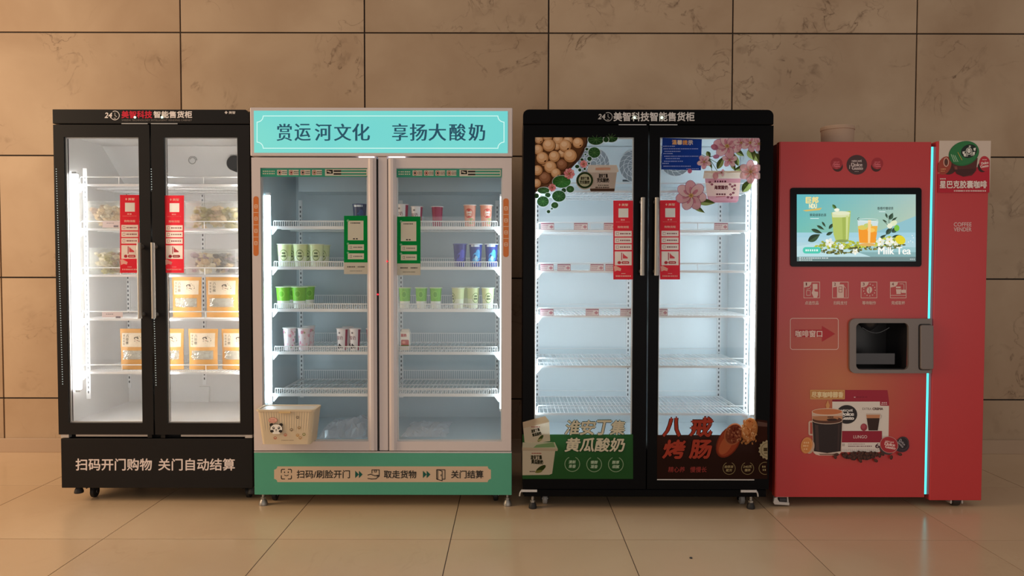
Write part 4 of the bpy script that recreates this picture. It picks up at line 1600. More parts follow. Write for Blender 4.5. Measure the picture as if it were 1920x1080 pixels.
leaf(a, 1328.5, 289.5, 13, 9, 60, *LG)
leaf(a, 1330, 306, 22, 8, 60, *LG)
leaf(a, 1351, 305, 27, 12, -62, *LG)
leaf(a, 1380, 299, 26, 10, -110, *LG)
leaf(a, 1374.5, 311.5, 20, 9, 65, *LG)
leaf(a, 1387, 287, 20, 10, 35, *LG)
leaf(a, 1409, 289.4, 24, 17, 70, *LG)
leaf(a, 1420, 297, 24, 13, 60, *LG)
leaf(a, 1390, 314.5, 28, 9, -20, *LG)
leaf(a, 1401, 348, 30, 16, -52, *LG)
petals(a, 1320, 303.6, 13, 5, PK, 20)
petals(a, 1367.8, 300, 14, 5, PK, 55)
petals(a, 1363, 274, 25, 6, PK, 15, .85)
petals(a, 1389, 268, 14, 5, PK, 40)
petals(a, 1406, 268, 18, 5, PK, 5, .9)
petals(a, 1422, 270, 14, 5, PK, 30)
a.ell(1339, 276.5, 7, 5.5, '#b8708a', rot=20).ell(1337, 275.5, 4, 3.5, '#d08aa0', rot=20)
a.ell(1342, 294, 6, 4, '#b8708a', rot=-10).ell(1292.6, 321, 4.2, 4.4, '#c86a80')
a.poly([(1319.7, 320.6), (1390.8, 320.6), (1392.3, 334.8), (1317.4, 334.8)], '#d9c3b0')
a.poly([(1320, 321), (1390, 321), (1390, 324), (1320, 324)], '#e6d6c4')
a.poly([(1321, 335), (1388.3, 335), (1387.3, 343), (1321.9, 343)], '#cf8f98')
a.poly([(1321.9, 343), (1387.3, 343), (1384.6, 368), (1325, 368)], '#e2bdb2')
a.poly([(1325, 368), (1384.6, 368), (1383.4, 376.5), (1326.6, 376.5)], '#d49aa4')
a.poly([(1326.6, 376.5), (1383.4, 376.5), (1380, 380), (1330, 380)], '#c98a96')
a.dashes(1339, 1362, 340.5, 3.4, '#6a3a44', 5)
a.text('海棠酸奶', 1338.6, 348, 1364, 355.5, '#7a3a4c', bold=.3)
a.dashes(1342, 1361, 364.5, 3, '#7a4a54', 4)
a.line([(1342, 369.5), (1359, 368)], 1, '#c04a58')
for x, y in ((1368, 346), (1372, 350), (1377, 348), (1376, 355), (1369, 365), (1374, 362), (1364, 370), (1330, 342), (1334, 346), (1371, 371)):
    a.ell(x, y, 2.4, 2, '#8a3a58').ell(x, y, 1, .9, '#d89aa8')
petals(a, 1352, 324, 7, 3, PK, 60, 1)
a.ell(1340.7, 330, 5.5, 7, '#d49aa4').ell(1341, 332, 3, 5, '#e8bcc0')
petals(a, 1406, 322.6, 21, 6, ('#fdeae2', '#f8dcd8', '#b88098', '#ecc0b8'), 30)
leaf(a, 1323, 379.5, 34, 13, 5, *LG)
leaf(a, 1308.7, 392, 28, 9, 32, *LG)
petals(a, 1294.6, 367, 28, 7, PK, 10, .95)
a.build('blossom_print', dC[1])

# ---- banner on the left door
yS = Y - .0006
a = Art(yS, film, step=.00004)
G = '#3a6a3a'
a.rect(979.5, 814.5, 1187, 898, G)
tub, tsh, tdk = '#e8d8bf', '#d2bea4', '#3a3a2a'
a.poly([(980, 791.5), (1022, 780), (1029.8, 789), (1031.6, 827), (1000, 832), (983.5, 829)], tub)
a.poly([(980, 791.5), (1022, 780), (1029.8, 789), (1029, 791.5), (981, 803)], tsh)
a.text('淮安丁集', 996, 804, 1012, 810, tdk, bold=.35, rot=-14)
a.text('黄瓜酸奶', 998, 811, 1015, 817, tdk, bold=.35, rot=-14)
a.dashes(996, 1013, 800.5, 1.6, '#b0524a', 6)
a.ell(1013.5, 822, 8, 3, '#4a5a2c', rot=-52).ell(1012, 825, 5, 2, '#b8b47a', rot=-20)
a.poly([(980, 829.5), (1040, 829), (1046, 842), (1045.5, 845), (979, 842)], '#dcd6bc').poly([(1006, 834), (1038, 829), (1041, 838.5), (1000, 839.5)], '#8fb07c')
a.poly([(979, 839), (1045.8, 841), (1045, 845.5), (979, 845)], tsh)
a.poly([(979.5, 845), (1041, 845.5), (1035.2, 888), (1030, 890.2), (979.5, 891)], tub)
a.text('淮安丁集', 995, 853.5, 1016, 861.5, tdk, bold=.4)
a.text('黄瓜酸奶', 996.5, 862, 1018, 870, tdk, bold=.4, rot=3)
a.dashes(997, 1016, 850, 1.8, '#b0524a', 6)
a.ell(1014, 879, 11, 4.4, '#3f4f26', rot=-35).ell(1010, 884, 7, 2.6, '#8a8a4a', rot=-10).dashes(993, 1003, 884, 2, '#6a5a48', 4)
a.build('yogurt_tub_print', dC[0])
a = Art(yS - .0026, film, step=.00002)
CR = '#f2ead2'
for t_, x0, x1, y0, y1 in (('淮安丁集', 1060, 1173, 788.5, 815), ('黄瓜酸奶', 1060, 1172, 821.5, 846.5)):
    w_ = (x1 - x0) / 4
    for i, ch in enumerate(t_):
        q = (x0 + w_ * i + 1, y0, x0 + w_ * (i + 1) - 1, y1)
        a.text(ch, *q, '#22402a', bold=1.9, shear=.2)
    for i, ch in enumerate(t_):
        q = (x0 + w_ * i + 1, y0, x0 + w_ * (i + 1) - 1, y1)
        a.text(ch, *q, CR, bold=.85, shear=.2)
for (x, y), (t1, t2) in zip(((1073, 870), (1114, 870.6), (1154.6, 870.6)), (('清新', '果香'), ('慢醇', '凝香'), ('醇厚', '细腻'))):
    a.ring(x, y, 14.6, 14.6, 1.4, '#a8c09a', -65, 245)
    a.text(t1, x - 6.5, y - 7, x + 6.5, y - .8, '#cfe0c4', bold=.2, shear=.15)
    a.text(t2, x - 6.5, y + 1.2, x + 6.5, y + 7.4, '#cfe0c4', bold=.2, shear=.15)
a.build('banner_lettering', dC[0])

# ---- banner on the right door
a = Art(yS, film, step=.00003)
DB = '#3c2620'
a.rect(1232, 815.5, 1420, 898, DB).rect(1420, 815.5, 1439, 898, DB)
a.build('banner_sheet', dC[1])
a = Art(yS - .0002, film, step=.00003)
a.clip = (1200, 700, 1438.5, 905)
a.poly([(1418, 786), (1438.5, 789), (1438.5, 830), (1418, 828)], '#4a2a22')
a.poly([(1420, 790), (1438.5, 793), (1438.5, 800), (1420, 799)], '#7a5a50')
a.ell(1366, 828, 20, 33, '#96402c', rot=30).ell(1366, 828, 17.5, 30, '#b85438', rot=30).ell(1361, 834, 10, 20, '#cf7048', rot=30)
a.ell(1375, 814, 16.5, 21.5, '#c4754e', rot=25).ell(1375.5, 814, 14.5, 19, '#96503a', rot=25)
rd = random.Random(11)
for i in range(70):
    t, q = rd.uniform(0, 2 * PI), math.sqrt(rd.random())
    a.ell(1375.5 + 13 * q * math.cos(t) + 1, 814 + 17 * q * math.sin(t), rd.uniform(1, 3.4), rd.uniform(.7, 1.8), rd.choice(('#7a3428', '#a85e44', '#d69a72', '#c27a58', '#8a4434')), rot=rd.uniform(0, 180), n=8)
a.ell(1405, 806, 15, 23, '#c88048', rot=12).ell(1404, 805, 12, 20, '#d99a62', rot=12)
for i in range(90):
    t, q = rd.uniform(0, 2 * PI), math.sqrt(rd.random())
    a.ell(1404 + 15 * q * math.cos(t), 806 + 22 * q * math.sin(t), rd.uniform(1.5, 4.5), rd.uniform(.6, 1.5), rd.choice(('#e8b880', '#c07a44', '#f0cc9a', '#a85e34', '#d99a62')), rot=rd.uniform(20, 140), n=8)
for i in range(14):
    a.ell(1388 + i * 2.2, 828 + rd.uniform(-5, 4), 1.4, 2.6, '#c88850', rot=rd.uniform(-30, 30), n=7)
sc = []
for i in range(32):
    q = 2 * PI * i / 32
    r = 19 if i % 2 else 16.5
    sc.append((1440 + r * math.cos(q), 843 + r * math.sin(q)))
a.poly(sc, '#cdbb94').ring(1440, 843, 14, 14, .8, '#7a6a4a', 97, 263).rect(1431, 839, 1438, 845.5, '#5a4a34').rect(1432, 848, 1438, 850, '#7a6a4a')
a.build('sausage_print', dC[1])
a = Art(yS - .0012, film, step=.00003)
RD = '#cc5440'
for ch, x0, y0, x1, y1 in (('八', 1246, 783.5, 1277, 818), ('戒', 1296, 783, 1335, 818), ('烤', 1245, 825.5, 1283.5, 859), ('肠', 1295, 825.5, 1333, 859)):
    a.text(ch, x0, y0, x1, y1, '#2c1613', bold=2.8, shear=.16)
    a.text(ch, x0, y0, x1, y1, RD, bold=1.5, shear=.16)
a.text('精心养', 1253, 875, 1284, 885.5, '#b04a44', bold=.2, shear=.12)
a.text('慢慢长', 1294, 875, 1325, 885.5, '#b04a44', bold=.2, shear=.12)
for (x, y), (t1, t2) in zip(((1367, 878), (1401.6, 878)), (('自研发', '配方'), ('240天', '慢养'))):
    a.ring(x, y, 12, 12, 1.1, '#a89468', -65, 245)
    a.text(t1, x - 8, y - 5.4, x + 8, y - .6, '#c4b080', bold=.15, shear=.15)
    a.text(t2, x - 5.5, y + 1, x + 5.5, y + 6, '#c4b080', bold=.15, shear=.15)
a.ring(1434.5, 878, 12, 12, 1.1, '#a89468', 75, 285)
a.dashes(1429, 1437, 875, 3.6, '#c4b080', 2).dashes(1430, 1437, 881, 3.6, '#c4b080', 2)
a.build('banner_lettering', dC[1])
m_ = MB()
m_.box(X(1232, Y, 899), X(1414, Y, 899), Y - .0015, Y + .001, Z(899.6, Y), Z(897.9, Y), SILVER)
m_.build('bottom_strip', dC[1])

yf = 3.68
yb = Y + .62 - .04 * .9
kx0, kx1, xm = cx0 + .0445, cx1 - .0445, (cx0 + cx1) / 2
e = MB()
yE = 3.98
e.box(kx0 + .001, kx1 - .001, yE, yb - .0005, Z(343, yE), Z(274, yE), LINER3)
ev = e.build('evaporator_cover', C, bevel=.004)
for px, py in ((1113, 307), (1191, 311), (1267, 300)):
    g = MB()
    ox, oz = W(px, py, yE - .012)
    R = .088
    for q in (1, .72, .45, .2):
        g.tube([(ox + R * q * math.cos(2 * PI * i / 24), yE - .01, oz + R * q * math.sin(2 * PI * i / 24)) for i in range(25)], .0016, WIRE, 4)
    for k in range(14):
        g.tube([(ox + R * t * math.cos(2 * PI * k / 14 + t * 1.1), yE - .01, oz + R * t * math.sin(2 * PI * k / 14 + t * 1.1)) for t in (.2, .4, .6, .8, 1)], .0013, WIRE, 4)
    g.lathe((ox, yE - .004, oz), [(R * .98, -.002), (R * .98, .003)], pbr('fan_opening', (.3, .33, .36), .5), 24, 'Y')
    g.build('fan_guard', C)
tg = MB()
tg.box(X(1166, yE), X(1180, yE), yE - .0012, yE - .0004, Z(340, yE), Z(336.5, yE), ink('#3a4a52'))
tg.build('rating_label', ev)
led_bar(C, X(1413.5, 3.67), 3.675, Z(776, 3.67), Z(302, 3.67), .022, LED3)
led_bar(C, kx0 + .0125, 3.665, Z(776, 3.67), Z(302, 3.67), .022, LED3)
zsC = [Z(q, yf, 1213) for q in (357, 431, 507, 591, 685, 774)]
for z in zsC:
    shelf(C, kx0 + .026, xm - .004, yf, yb - .03, z, 'rail')
    shelf(C, xm + .004, X(1405.5, yf), yf, yb - .03, z, 'rail')
for x in (kx0 + .05, xm, kx1 - .05):
    upright(C, x, yb, .45, 1.62)
upright(C, X(1402, 3.78), 3.80, .45, 1.62)
yt = yf - .0056
grp = 'pink-edged price tags in the right black refrigerator'
names = {0: 'upper', 1: 'middle', 2: 'lower'}
for row, (y0, y1), xs in ((0, (418, 431), ((1014, 1039), (1076, 1102), (1132, 1157), (1339, 1365))), (1, (495, 508), ((1013, 1038), (1045, 1070), (1107, 1132), (1135, 1160))), (2, (579, 592), ((1013, 1038), (1098, 1123), (1163, 1188), (1228, 1252)))):
    w_ = {0: ('far left', 'second from left', 'partly behind the red sticker', 'alone behind the right door'), 1: ('far left', 'second from left', 'third from left', 'partly behind the red sticker'),
          2: ('far left', 'second from left', 'just left of the middle frame', 'just right of the middle frame')}[row]
    for (x0, x1), wd in zip(xs, w_):
        price_tag(x0, x1, y0, y1, yt, 'pink-edged price tag, %s of the three tagged shelves, %s' % (names[row], wd), True, grp)
for px, sgn in ((993, 1), (1408, -1)):
    k = MB()
    x0, x1 = X(px - 15, Y + .01), X(px + 15, Y + .01)
    k.box(x0, x1, Y + .004, Y + .012, Z(923, Y), Z(918.5, Y), SILVER)
    k.tube([(x0 if sgn > 0 else x1, Y + .008, Z(921, Y)), ((x0 - .006) if sgn > 0 else (x1 + .006), Y + .008, Z(926, Y)), ((x0 - .008) if sgn > 0 else (x1 + .008), Y + .008, Z(931, Y))], .004, SILVER)
    k.build('hinge', C)
foot(C, X(1000, Y + .03), Y + .04, cz0, STEEL, RUBBER, .02)
foot(C, X(1414, Y + .03), Y + .04, cz0, STEEL, RUBBER, .02)
GREYW = pbr('grey_wheel', (.3, .29, .28), .5)
for px in (1023, 1396):
    caster(C, X(px, Y + .1), Y + .1, .028, BLACK3, GREYW, cz0, .01)
    caster(C, X(px, Y + .1), Y + .55, .028, BLACK3, GREYW, cz0, .01)

# ================================================================== red coffee machine
Y = 3.66
dx0, dx1, dxl, dxc = X(1459, Y, 600), X(1739.5, Y, 600), X(1748.5, Y, 600), X(1847, Y, 600)
mz0, mzc, mz1 = Z(932, Y, 1600), Z(938, Y, 1800), Z(266, Y, 1600)
M = thing('coffee_vending_machine', 'red coffee vending machine with a touch screen, cup dispenser and cyan light strip', 'vending machine', ((dx0 + dxc) / 2, Y + .35, 0))
s_ = MB()
# printed wrap of the front: red, glowing to orange behind the coffee picture
WRAP = bpy.data.materials.new('printed_wrap')
WRAP.use_nodes = True
n_, l_ = WRAP.node_tree.nodes, WRAP.node_tree.links
pb = n_['Principled BSDF']
pb.inputs['Roughness'].default_value = 0.3
tcn, mpn, grn, rmp = n_.new('ShaderNodeTexCoord'), n_.new('ShaderNodeMapping'), n_.new('ShaderNodeTexGradient'), n_.new('ShaderNodeValToRGB')
grn.gradient_type = 'SPHERICAL'
gx, gz = W(1575, 715, Y)
ox_, oy_, oz_ = M['_at']
sx_, sz_ = 1 / .46, 1 / .46
mpn.inputs['Scale'].default_value = (sx_, 0, sz_)
mpn.inputs['Location'].default_value = (-(gx - ox_) * sx_, 0, -(gz - oz_) * sz_)
l_.new(tcn.outputs['Object'], mpn.inputs['Vector'])
l_.new(mpn.outputs[0], grn.inputs[0])
l_.new(grn.outputs[0], rmp.inputs[0])
e_ = rmp.color_ramp.elements
e_[0].color, e_[1].color = (0.55, 0.04, 0.042, 1), (0.55, 0.16, 0.055, 1)
q = e_.new(.35)
q.color = (0.52, 0.072, 0.043, 1)
l_.new(rmp.outputs[0], pb.inputs['Base Color'])
d = MB()
nx0, nx1, nz0, nz1 = X(1604, Y, 648), X(1700.5, Y, 648), Z(692.5, Y, 1650), Z(605, Y, 1650)
for bx in ((dx0, nx0, mz0, mz1), (nx1, dx1, mz0, mz1), (nx0, nx1, mz0, nz0), (nx0, nx1, nz1, mz1)):
    d.box(bx[0], bx[1], Y, Y + .04, bx[2], bx[3], WRAP)
dm = d.build('front_door', M)
s_.box(dx0 + .006, dxc - .002, Y + .215, Y + .62, mz0 + .002, mz1, DKRED)
s_.box(dx0 + .006, nx0, Y + .042, Y + .215, mz0 + .002, mz1, DKRED)
s_.box(nx1, dxc - .002, Y + .042, Y + .215, mz0 + .002, mz1, DKRED)
s_.box(nx0, nx1, Y + .042, Y + .215, mz0 + .002, nz0, DKRED)
s_.box(nx0, nx1, Y + .042, Y + .215, nz1, mz1, DKRED)
s_.build('machine_body', M)
ed = MB()
ed.prism([(dx0 - .004, mz0), (dx0 - .0005, mz0), (dx0 - .0005, mz1), (dx0 - .004, mz1)], Y + .003, Y + .04, pbr('red_edge', (.62, .05, .03), .25))
ed.build('door_edge', dm)
c_ = MB()
c_.box(dxl + .001, dxc, Y - .004, Y + .04, mzc, Z(265, Y, 1800), REDP)
co = c_.build('side_column', M, bevel=.004)
ls = MB()
ls.box(dx1 + .0015, dx1 + .013, Y + .004, Y + .03, Z(927, Y, 1740), Z(275, Y, 1740), glow('cyan_led', '#52f2f4', 1.6))
ls.build('light_strip', M)
ls = MB()
ls.box(dx1 + .0135, dxl + .0005, Y + .002, Y + .03, Z(927, Y, 1740), Z(275, Y, 1740), pbr('strip_holder', '#a07f92', .4))
ls.build('strip_holder', M)
# screen
b = MB()
b.prism([W(px, py, Y - .006) for px, py in rr(1482, 352, 1728, 500, 5)][::-1], Y - .006, Y + .001, pbr('black_bezel', (.004, .004, .006), .2, spec=.12))
sco = b.build('touch_screen', M)
a = Art(Y - .0063, lit, step=.00005)
a.clip = (1494, 364.5, 1717, 490)
N, NV = 40, 12
for i in range(N):
    for j in range(NV):
        u, v = i / (N - 1), j / (NV - 1)
        c = (int(96 + 70 * u + 20 * v), int(182 + 12 * u + 8 * v), int(190 - 2 * u - 12 * v))
        a.k = 0
        a.rect(1494 + 223 * i / N, 364.5 + 72 * j / NV, 1494 + 223 * (i + 1) / N, 364.5 + 72 * (j + 1) / NV, '#%02x%02x%02x' % c)
for i in range(5):
    a.rect(1494, 436 + 9.2 * i, 1717, 436 + 9.2 * (i + 1), ('#a2cfdc', '#a9d2de', '#b0d4dc', '#9cc6ca', '#86aeb0')[i])
a.poly([(1640, 436), (1717, 405), (1717, 436)], '#8fc0ca').poly([(1494, 462), (1530, 456), (1600, 470), (1640, 484), (1494, 484)], '#bcdde2')
a.rect(1494, 481.5, 1717, 490, '#6d8585')
rd = random.Random(4)
for cx, cy, rx, ry, n in ((1572, 463, 48, 13, 150), (1665, 455, 30, 12, 80), (1622, 461, 40, 8, 70)):
    for i in range(n):
        t, q = rd.uniform(0, 2 * PI), math.sqrt(rd.random())
        yy = q * math.sin(t)
        col = rd.choice(('#b6bf3a', '#c9cf4c', '#8f9c34', '#a4ad3c')) if yy < .25 else rd.choice(('#5a5c30', '#70733a', '#474a2a', '#8a8a44'))
        a.ell(cx + rx * q * math.cos(t), cy + ry * yy, rd.uniform(1.5, 4), rd.uniform(1, 2.4), col, n=7)
for args in ((1524, 446, 26, 13, -30), (1529, 434, 22, 7, 20), (1536, 427, 16, 5, 30), (1553, 438, 14, 6, -25), (1556, 424, 14, 6, -50), (1542, 421, 12, 4, 55)):
    leaf(a, *args, '#39553a', '#263a2a')
for args in ((1668, 406, 14, 8, -65), (1659, 405, 10, 4, 70), (1674, 411, 12, 4, -35), (1656, 415, 10, 3, 30), (1664, 433, 18, 9, -50), (1675, 431, 16, 9, -40), (1678, 443, 17, 5, -10), (1652, 444, 16, 5, -30)):
    leaf(a, *args, '#3c5a48', '#2b4034')
a.line([(1664, 428), (1663, 405)], .9, '#3a4a34').line([(1664, 425), (1652, 413)], .9, '#3a4a34')
a.ell(1672, 419, 7, 5, '#dfe6c0', rot=-30).ell(1665, 424, 5, 5, '#e8ead0').ell(1678, 428, 5, 6, '#7fc040')
a.poly([(1556, 399), (1592, 396), (1588, 452), (1565, 454), (1560, 440)], '#b3c465')
a.poly([(1557, 402), (1590, 399), (1589, 408), (1558, 408)], '#d9deb0').ell(1574, 400, 17, 3.6, '#e2e6c4')
a.poly([(1576, 408), (1589, 407), (1586, 450), (1577, 452)], '#a3b556').poly([(1583, 405), (1588, 405), (1586, 448), (1583, 450)], '#cdd88a')
a.ell(1576, 452, 12, 2.6, '#8a9a52')
leaf(a, 1562, 389, 13, 6, 50, '#5a8a3c', '#3a5a2c')
a.ell(1566, 394, 5, 3, '#f2f2dc')
a.poly([(1604.6, 413), (1643.5, 415), (1637, 461), (1608, 459)], '#cfe0e0').poly([(1605.5, 424), (1642, 424), (1638, 456), (1608, 456)], '#f0b040')
a.poly([(1606, 427), (1641, 436), (1638, 455), (1608, 455)], '#f2992c').ell(1614, 427, 9, 4.5, '#d9c860').ell(1624, 423, 8, 4, '#c2cc74').ell(1630, 432, 7, 4, '#f6c860')
a.poly([(1624, 413), (1630, 413), (1628, 456), (1624, 456)], '#f8d090').ell(1623, 459, 15, 3, '#e0b060').ring(1624, 413, 19, 3, .7, '#eef4ee')
a.ring(1607, 411, 2.6, 2.6, 1, '#3a4a48', 60, 300)
for x, y, r in ((1552, 455, 9), (1574.5, 463, 6), (1600, 472, 6.5), (1647, 454, 9), (1664, 453, 9.5), (1676, 456, 5.5)):
    for i in range(5):
        q = 2 * PI * i / 5 + x
        a.ell(x + r * .5 * math.cos(q), y + r * .5 * math.sin(q), r * .46, r * .34, '#f6f6ea' if i % 2 else '#e6e8d8', rot=math.degrees(q), n=10)
    a.ell(x, y, r * .16, r * .16, '#d8c860', n=8)
a.ell(1684, 450, 10, 8, '#e2d22e', rot=30)
a.text('巨邦', 1508, 370, 1531, 382, '#f0dc90', bold=.6)
a.text('NDU', 1514, 383, 1528, 391, '#f6ecc0', bold=.4)
a.poly([(1502, 395), (1538, 390), (1534, 394.5), (1508, 397)], '#d8b860')
a.text('茉莉绿茶奶茶', 1515, 401, 1546, 406.5, '#3a5a58', bold=.12)
a.rect(1516, 409.5, 1532, 410.7, '#dff0ee')
a.text('香橙柠檬绿茶', 1641, 388.5, 1671, 394, '#4a5e5a', bold=.12)
a.rect(1644, 397, 1656, 398, '#dff0ee')
a.rrect(1502, 463.5, 1536, 475.5, 5.5, '#4fc8b0').dashes(1507, 1531, 469.5, 3.4, '#eafaf4', 6)
a.text('Milk Tea', 1643, 463.5, 1703, 477, '#fbfbf4', bx=.5)
a.dashes(1500, 1550, 484, 1.8, '#d0dcda', 12).dashes(1500, 1520, 487.5, 1.6, '#d0dcda', 6).dashes(1702, 1712, 486, 1.8, '#c0ccca', 3)
a.rect(1495.5, 482.6, 1498.5, 485, '#d0dcda').rect(1495.5, 486.4, 1498.5, 488.6, '#d0dcda')
for x, y in ((1706, 442), (1708, 446), (1703, 452), (1707, 454), (1699, 454)):
    a.ell(x, y, 1, 1, '#f4f8f4', n=6)
a.build('screen_picture', sco)

# three round emblems above the screen
for cx, cy, rx, ry, dark, bg, fg in ((1568.5, 308, 11, 12.5, '#4a2a26', '#a83038', '#e0707a'), (1606.5, 309, 19.3, 18.6, '#4c3536', '#4c3536', '#d8c4c0'), (1645, 308, 11, 12.5, '#4a2a26', '#a83038', '#e0707a')):
    a = Art(Y - .0004)
    if rx < 15:
        sg = 1 if cx < 1600 else -1
        a.ell(cx + 2 * sg, cy + 4, rx * .9, ry * .8, dark, rot=-20 * sg)
    a.ell(cx, cy - (1.5 if rx < 15 else 0), rx, ry * (.88 if rx < 15 else 1), bg, n=30)
    k_ = rx / 19
    a.text('NESCAFÉ', cx - 9 * k_, cy - 9.5 * k_, cx + 9 * k_, cy - 5 * k_, fg, bold=.12)
    a.text('Dolce', cx - 10 * k_, cy - 3.6 * k_, cx + 10 * k_, cy + 3 * k_, fg, bx=.4)
    a.text('Gusto', cx - 9 * k_, cy + 3 * k_, cx + 11 * k_, cy + 9.2 * k_, fg, bx=.4)
    a.line([(cx - 13 * k_, cy + 1 * k_), (cx - 13.6 * k_, cy + 7 * k_)], 1.1 * k_, fg)
    a.dashes(cx - 4 * k_, cx + 4 * k_, cy + 12.5 * k_, .8, fg, 3)
    a.build('brand_emblem', dm)

# the four numbered steps
LT = '#eac9bd'
for i, (x0, cap) in enumerate(zip((1506.7, 1560.3, 1614, 1668.8), ('点选饮品', '扫码支付', '等待制作', '完成取杯'))):
    x1, y0, y1 = x0 + 30.6, 528.3, 559
    a = Art(Y - .0004)
    a.poly([(x0, y0), (x0 + 15, y0), (x0 + 14, y0 + 5), (x0 + 10, y0 + 9), (x0, y0 + 11)], LT)
    a.rframe(x0, y0, x1, y1, .4, 1, LT)
    a.text(str(i + 1), x0 + (3.5 if i else 4.2), y0 + 1.8, x0 + (7 if i else 6.2), y0 + 7, '#7c2c2c', bold=.15)
    if i == 0:
        a.rect(x0 + 17, y0 + 4, x0 + 26, y0 + 14, LT).rframe(x0 + 5, y0 + 16, x0 + 13, y0 + 26, .4, .9, LT).line([(x0 + 6, y0 + 14), (x0 + 13, y0 + 12), (x0 + 13, y0 + 9)], .9, LT)
        a.poly([(x0 + 18, y0 + 12), (x0 + 20, y0 + 12), (x0 + 20.5, y0 + 18), (x0 + 27, y0 + 19), (x0 + 27, y0 + 25), (x0 + 25, y0 + 30), (x0 + 19, y0 + 30), (x0 + 15, y0 + 21)], LT)
    elif i == 1:
        a.rrect(x0 + 9, y0 + 5, x0 + 22, y0 + 30, 1.5, LT).rframe(x0 + 12, y0 + 9, x0 + 19, y0 + 20, .5, .9, '#a83c38').rect(x0 + 12, y0 + 14, x0 + 19, y0 + 15, '#a83c38').line([(x0 + 22, y0 + 8), (x0 + 26, y0 + 13), (x0 + 26, y0 + 28)], 1, LT)
    elif i == 2:
        a.ell(x0 + 16, y0 + 15.5, 5, 6.6, LT, rot=15).line([(x0 + 15, y0 + 10), (x0 + 16.6, y0 + 14), (x0 + 15.4, y0 + 17), (x0 + 16.6, y0 + 21)], .8, '#8a3030')
        for k in range(12):
            q = math.radians(-110 + 28 * k)
            a.ell(x0 + 16 + 11 * math.cos(q), y0 + 15.5 + 11 * math.sin(q), 1.1, 1.1, LT, n=8)
    else:
        a.rect(x0 + 11, y0 + 9, x0 + 20, y0 + 12, LT).poly([(x0 + 11, y0 + 14), (x0 + 21, y0 + 14), (x0 + 20, y0 + 23), (x0 + 12, y0 + 23)], LT).rect(x0 + 1, y0 + 25, x0 + 29.6, y0 + 26, LT)
        a.line([(x0 + 18, y0 + 4), (x0 + 26, y0 + 4), (x0 + 26, y0 + 15)], .9, LT).rrect(x0 + 21, y0 + 15, x0 + 30, y0 + 21, 1.5, LT)
    a.text(cap, x0 + 2.5, 564.5, x0 + 28, 571.3, LT, bold=.12)
    a.build('step_pictogram', dm)
a = Art(Y - .0004)
a.rframe(1481.3, 596.3, 1572.3, 655.8, 5, 1.1, LT)
a.poly([(1541, 611), (1566, 626), (1541, 641), (1541, 632), (1490, 632), (1490, 618), (1541, 618)], '#b9343a')
a.text('咖啡窗口', 1491.5, 619.5, 1541.5, 632, '#ecd4c8', bold=.25)
a.build('dispenser_sign', dm)

# cup dispenser
fr = MB()
outl = [W(px, py, Y) for px, py in (rr(1590.5, 597, 1770, 699, 11)[12:] + [(1743.5, 597), (1743.5, 699)])]
outl = [W(px, py, Y) for px, py in [(1743.5, 597), (1743.5, 699)] + rr(1590.5, 597, 1770, 699, 11)[12:]]
hole = [W(px, py, Y) for px, py in rr(1602.5, 605, 1700.5, 692.5, 9)]
yo, yi = Y - .016, Y - .0005
# ring between outline and opening, stitched by angle
ccx, ccz = (nx0 + nx1) / 2, (nz0 + nz1) / 2


def ray_hit(poly, ang):
    dx, dz = math.cos(ang), math.sin(ang)
    best = None
    for (ax, az), (bx_, bz_) in zip(poly, poly[1:] + poly[:1]):
        ex, ez = bx_ - ax, bz_ - az
        den = dx * ez - dz * ex
        if abs(den) < 1e-12:
            continue
        t = ((ax - ccx) * ez - (az - ccz) * ex) / den
        u = ((ax - ccx) * dz - (az - ccz) * dx) / den
        if t > 0 and -1e-9 <= u <= 1 + 1e-9:
            best = t if best is None else max(best, t)
    return (ccx + dx * best, ccz + dz * best)


angs = sorted(set([2 * PI * i / 96 for i in range(96)] + [math.atan2(z - ccz, x - ccx) % (2 * PI) for x, z in outl + hole]))
O = [ray_hit(outl, t) for t in angs]
I = [ray_hit(hole, t) for t in angs]
k_ = len(angs)
vs = [(x, yo, z) for x, z in O] + [(x, yo, z) for x, z in I] + [(x, yi, z) for x, z in O] + [(x, yi, z) for x, z in I]
fs = []
for i in range(k_):
    j = (i + 1) % k_
    fs += [(i, j, k_ + j, k_ + i), (i, 2 * k_ + i, 2 * k_ + j, j), (k_ + i, k_ + j, 3 * k_ + j, 3 * k_ + i), (2 * k_ + i, 3 * k_ + i, 3 * k_ + j, 2 * k_ + j)]
fr.add(vs, fs, PEWTER)
fo = fr.build('dispenser_frame', M, bevel=.003)
hd = MB()
hd.prism([W(px, py, Y) for px, py in rr(1720.5, 608.5, 1744.5, 691.5, 4)][::-1], Y - .03, Y - .0155, PEWTER)
hd.build('door_pull', fo, bevel=.004)
gr = MB()
gr.prism([W(px, py, Y) for px, py in rr(1718.6, 606.8, 1743.4, 693.2, 5)][::-1], Y - .0168, Y - .0155, RUBBER)
gr.build('pull_groove', fo)
nc = MB()
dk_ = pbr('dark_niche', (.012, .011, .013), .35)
e = .0002
yn = Y + .2
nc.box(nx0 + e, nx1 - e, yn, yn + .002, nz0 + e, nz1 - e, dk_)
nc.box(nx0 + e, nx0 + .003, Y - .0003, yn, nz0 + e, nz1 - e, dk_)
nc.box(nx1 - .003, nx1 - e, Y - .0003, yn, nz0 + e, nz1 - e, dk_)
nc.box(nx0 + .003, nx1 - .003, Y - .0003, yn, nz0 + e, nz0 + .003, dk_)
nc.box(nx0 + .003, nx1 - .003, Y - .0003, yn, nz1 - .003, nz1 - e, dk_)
nc.box(nx0 + .003, nx1 - .045, Y + .03, Y + .035, nz0 + .022, nz0 + .078, pbr('niche_step', (.05, .046, .05), .3))
nco = nc.build('cup_niche', M)
nz_ = MB()
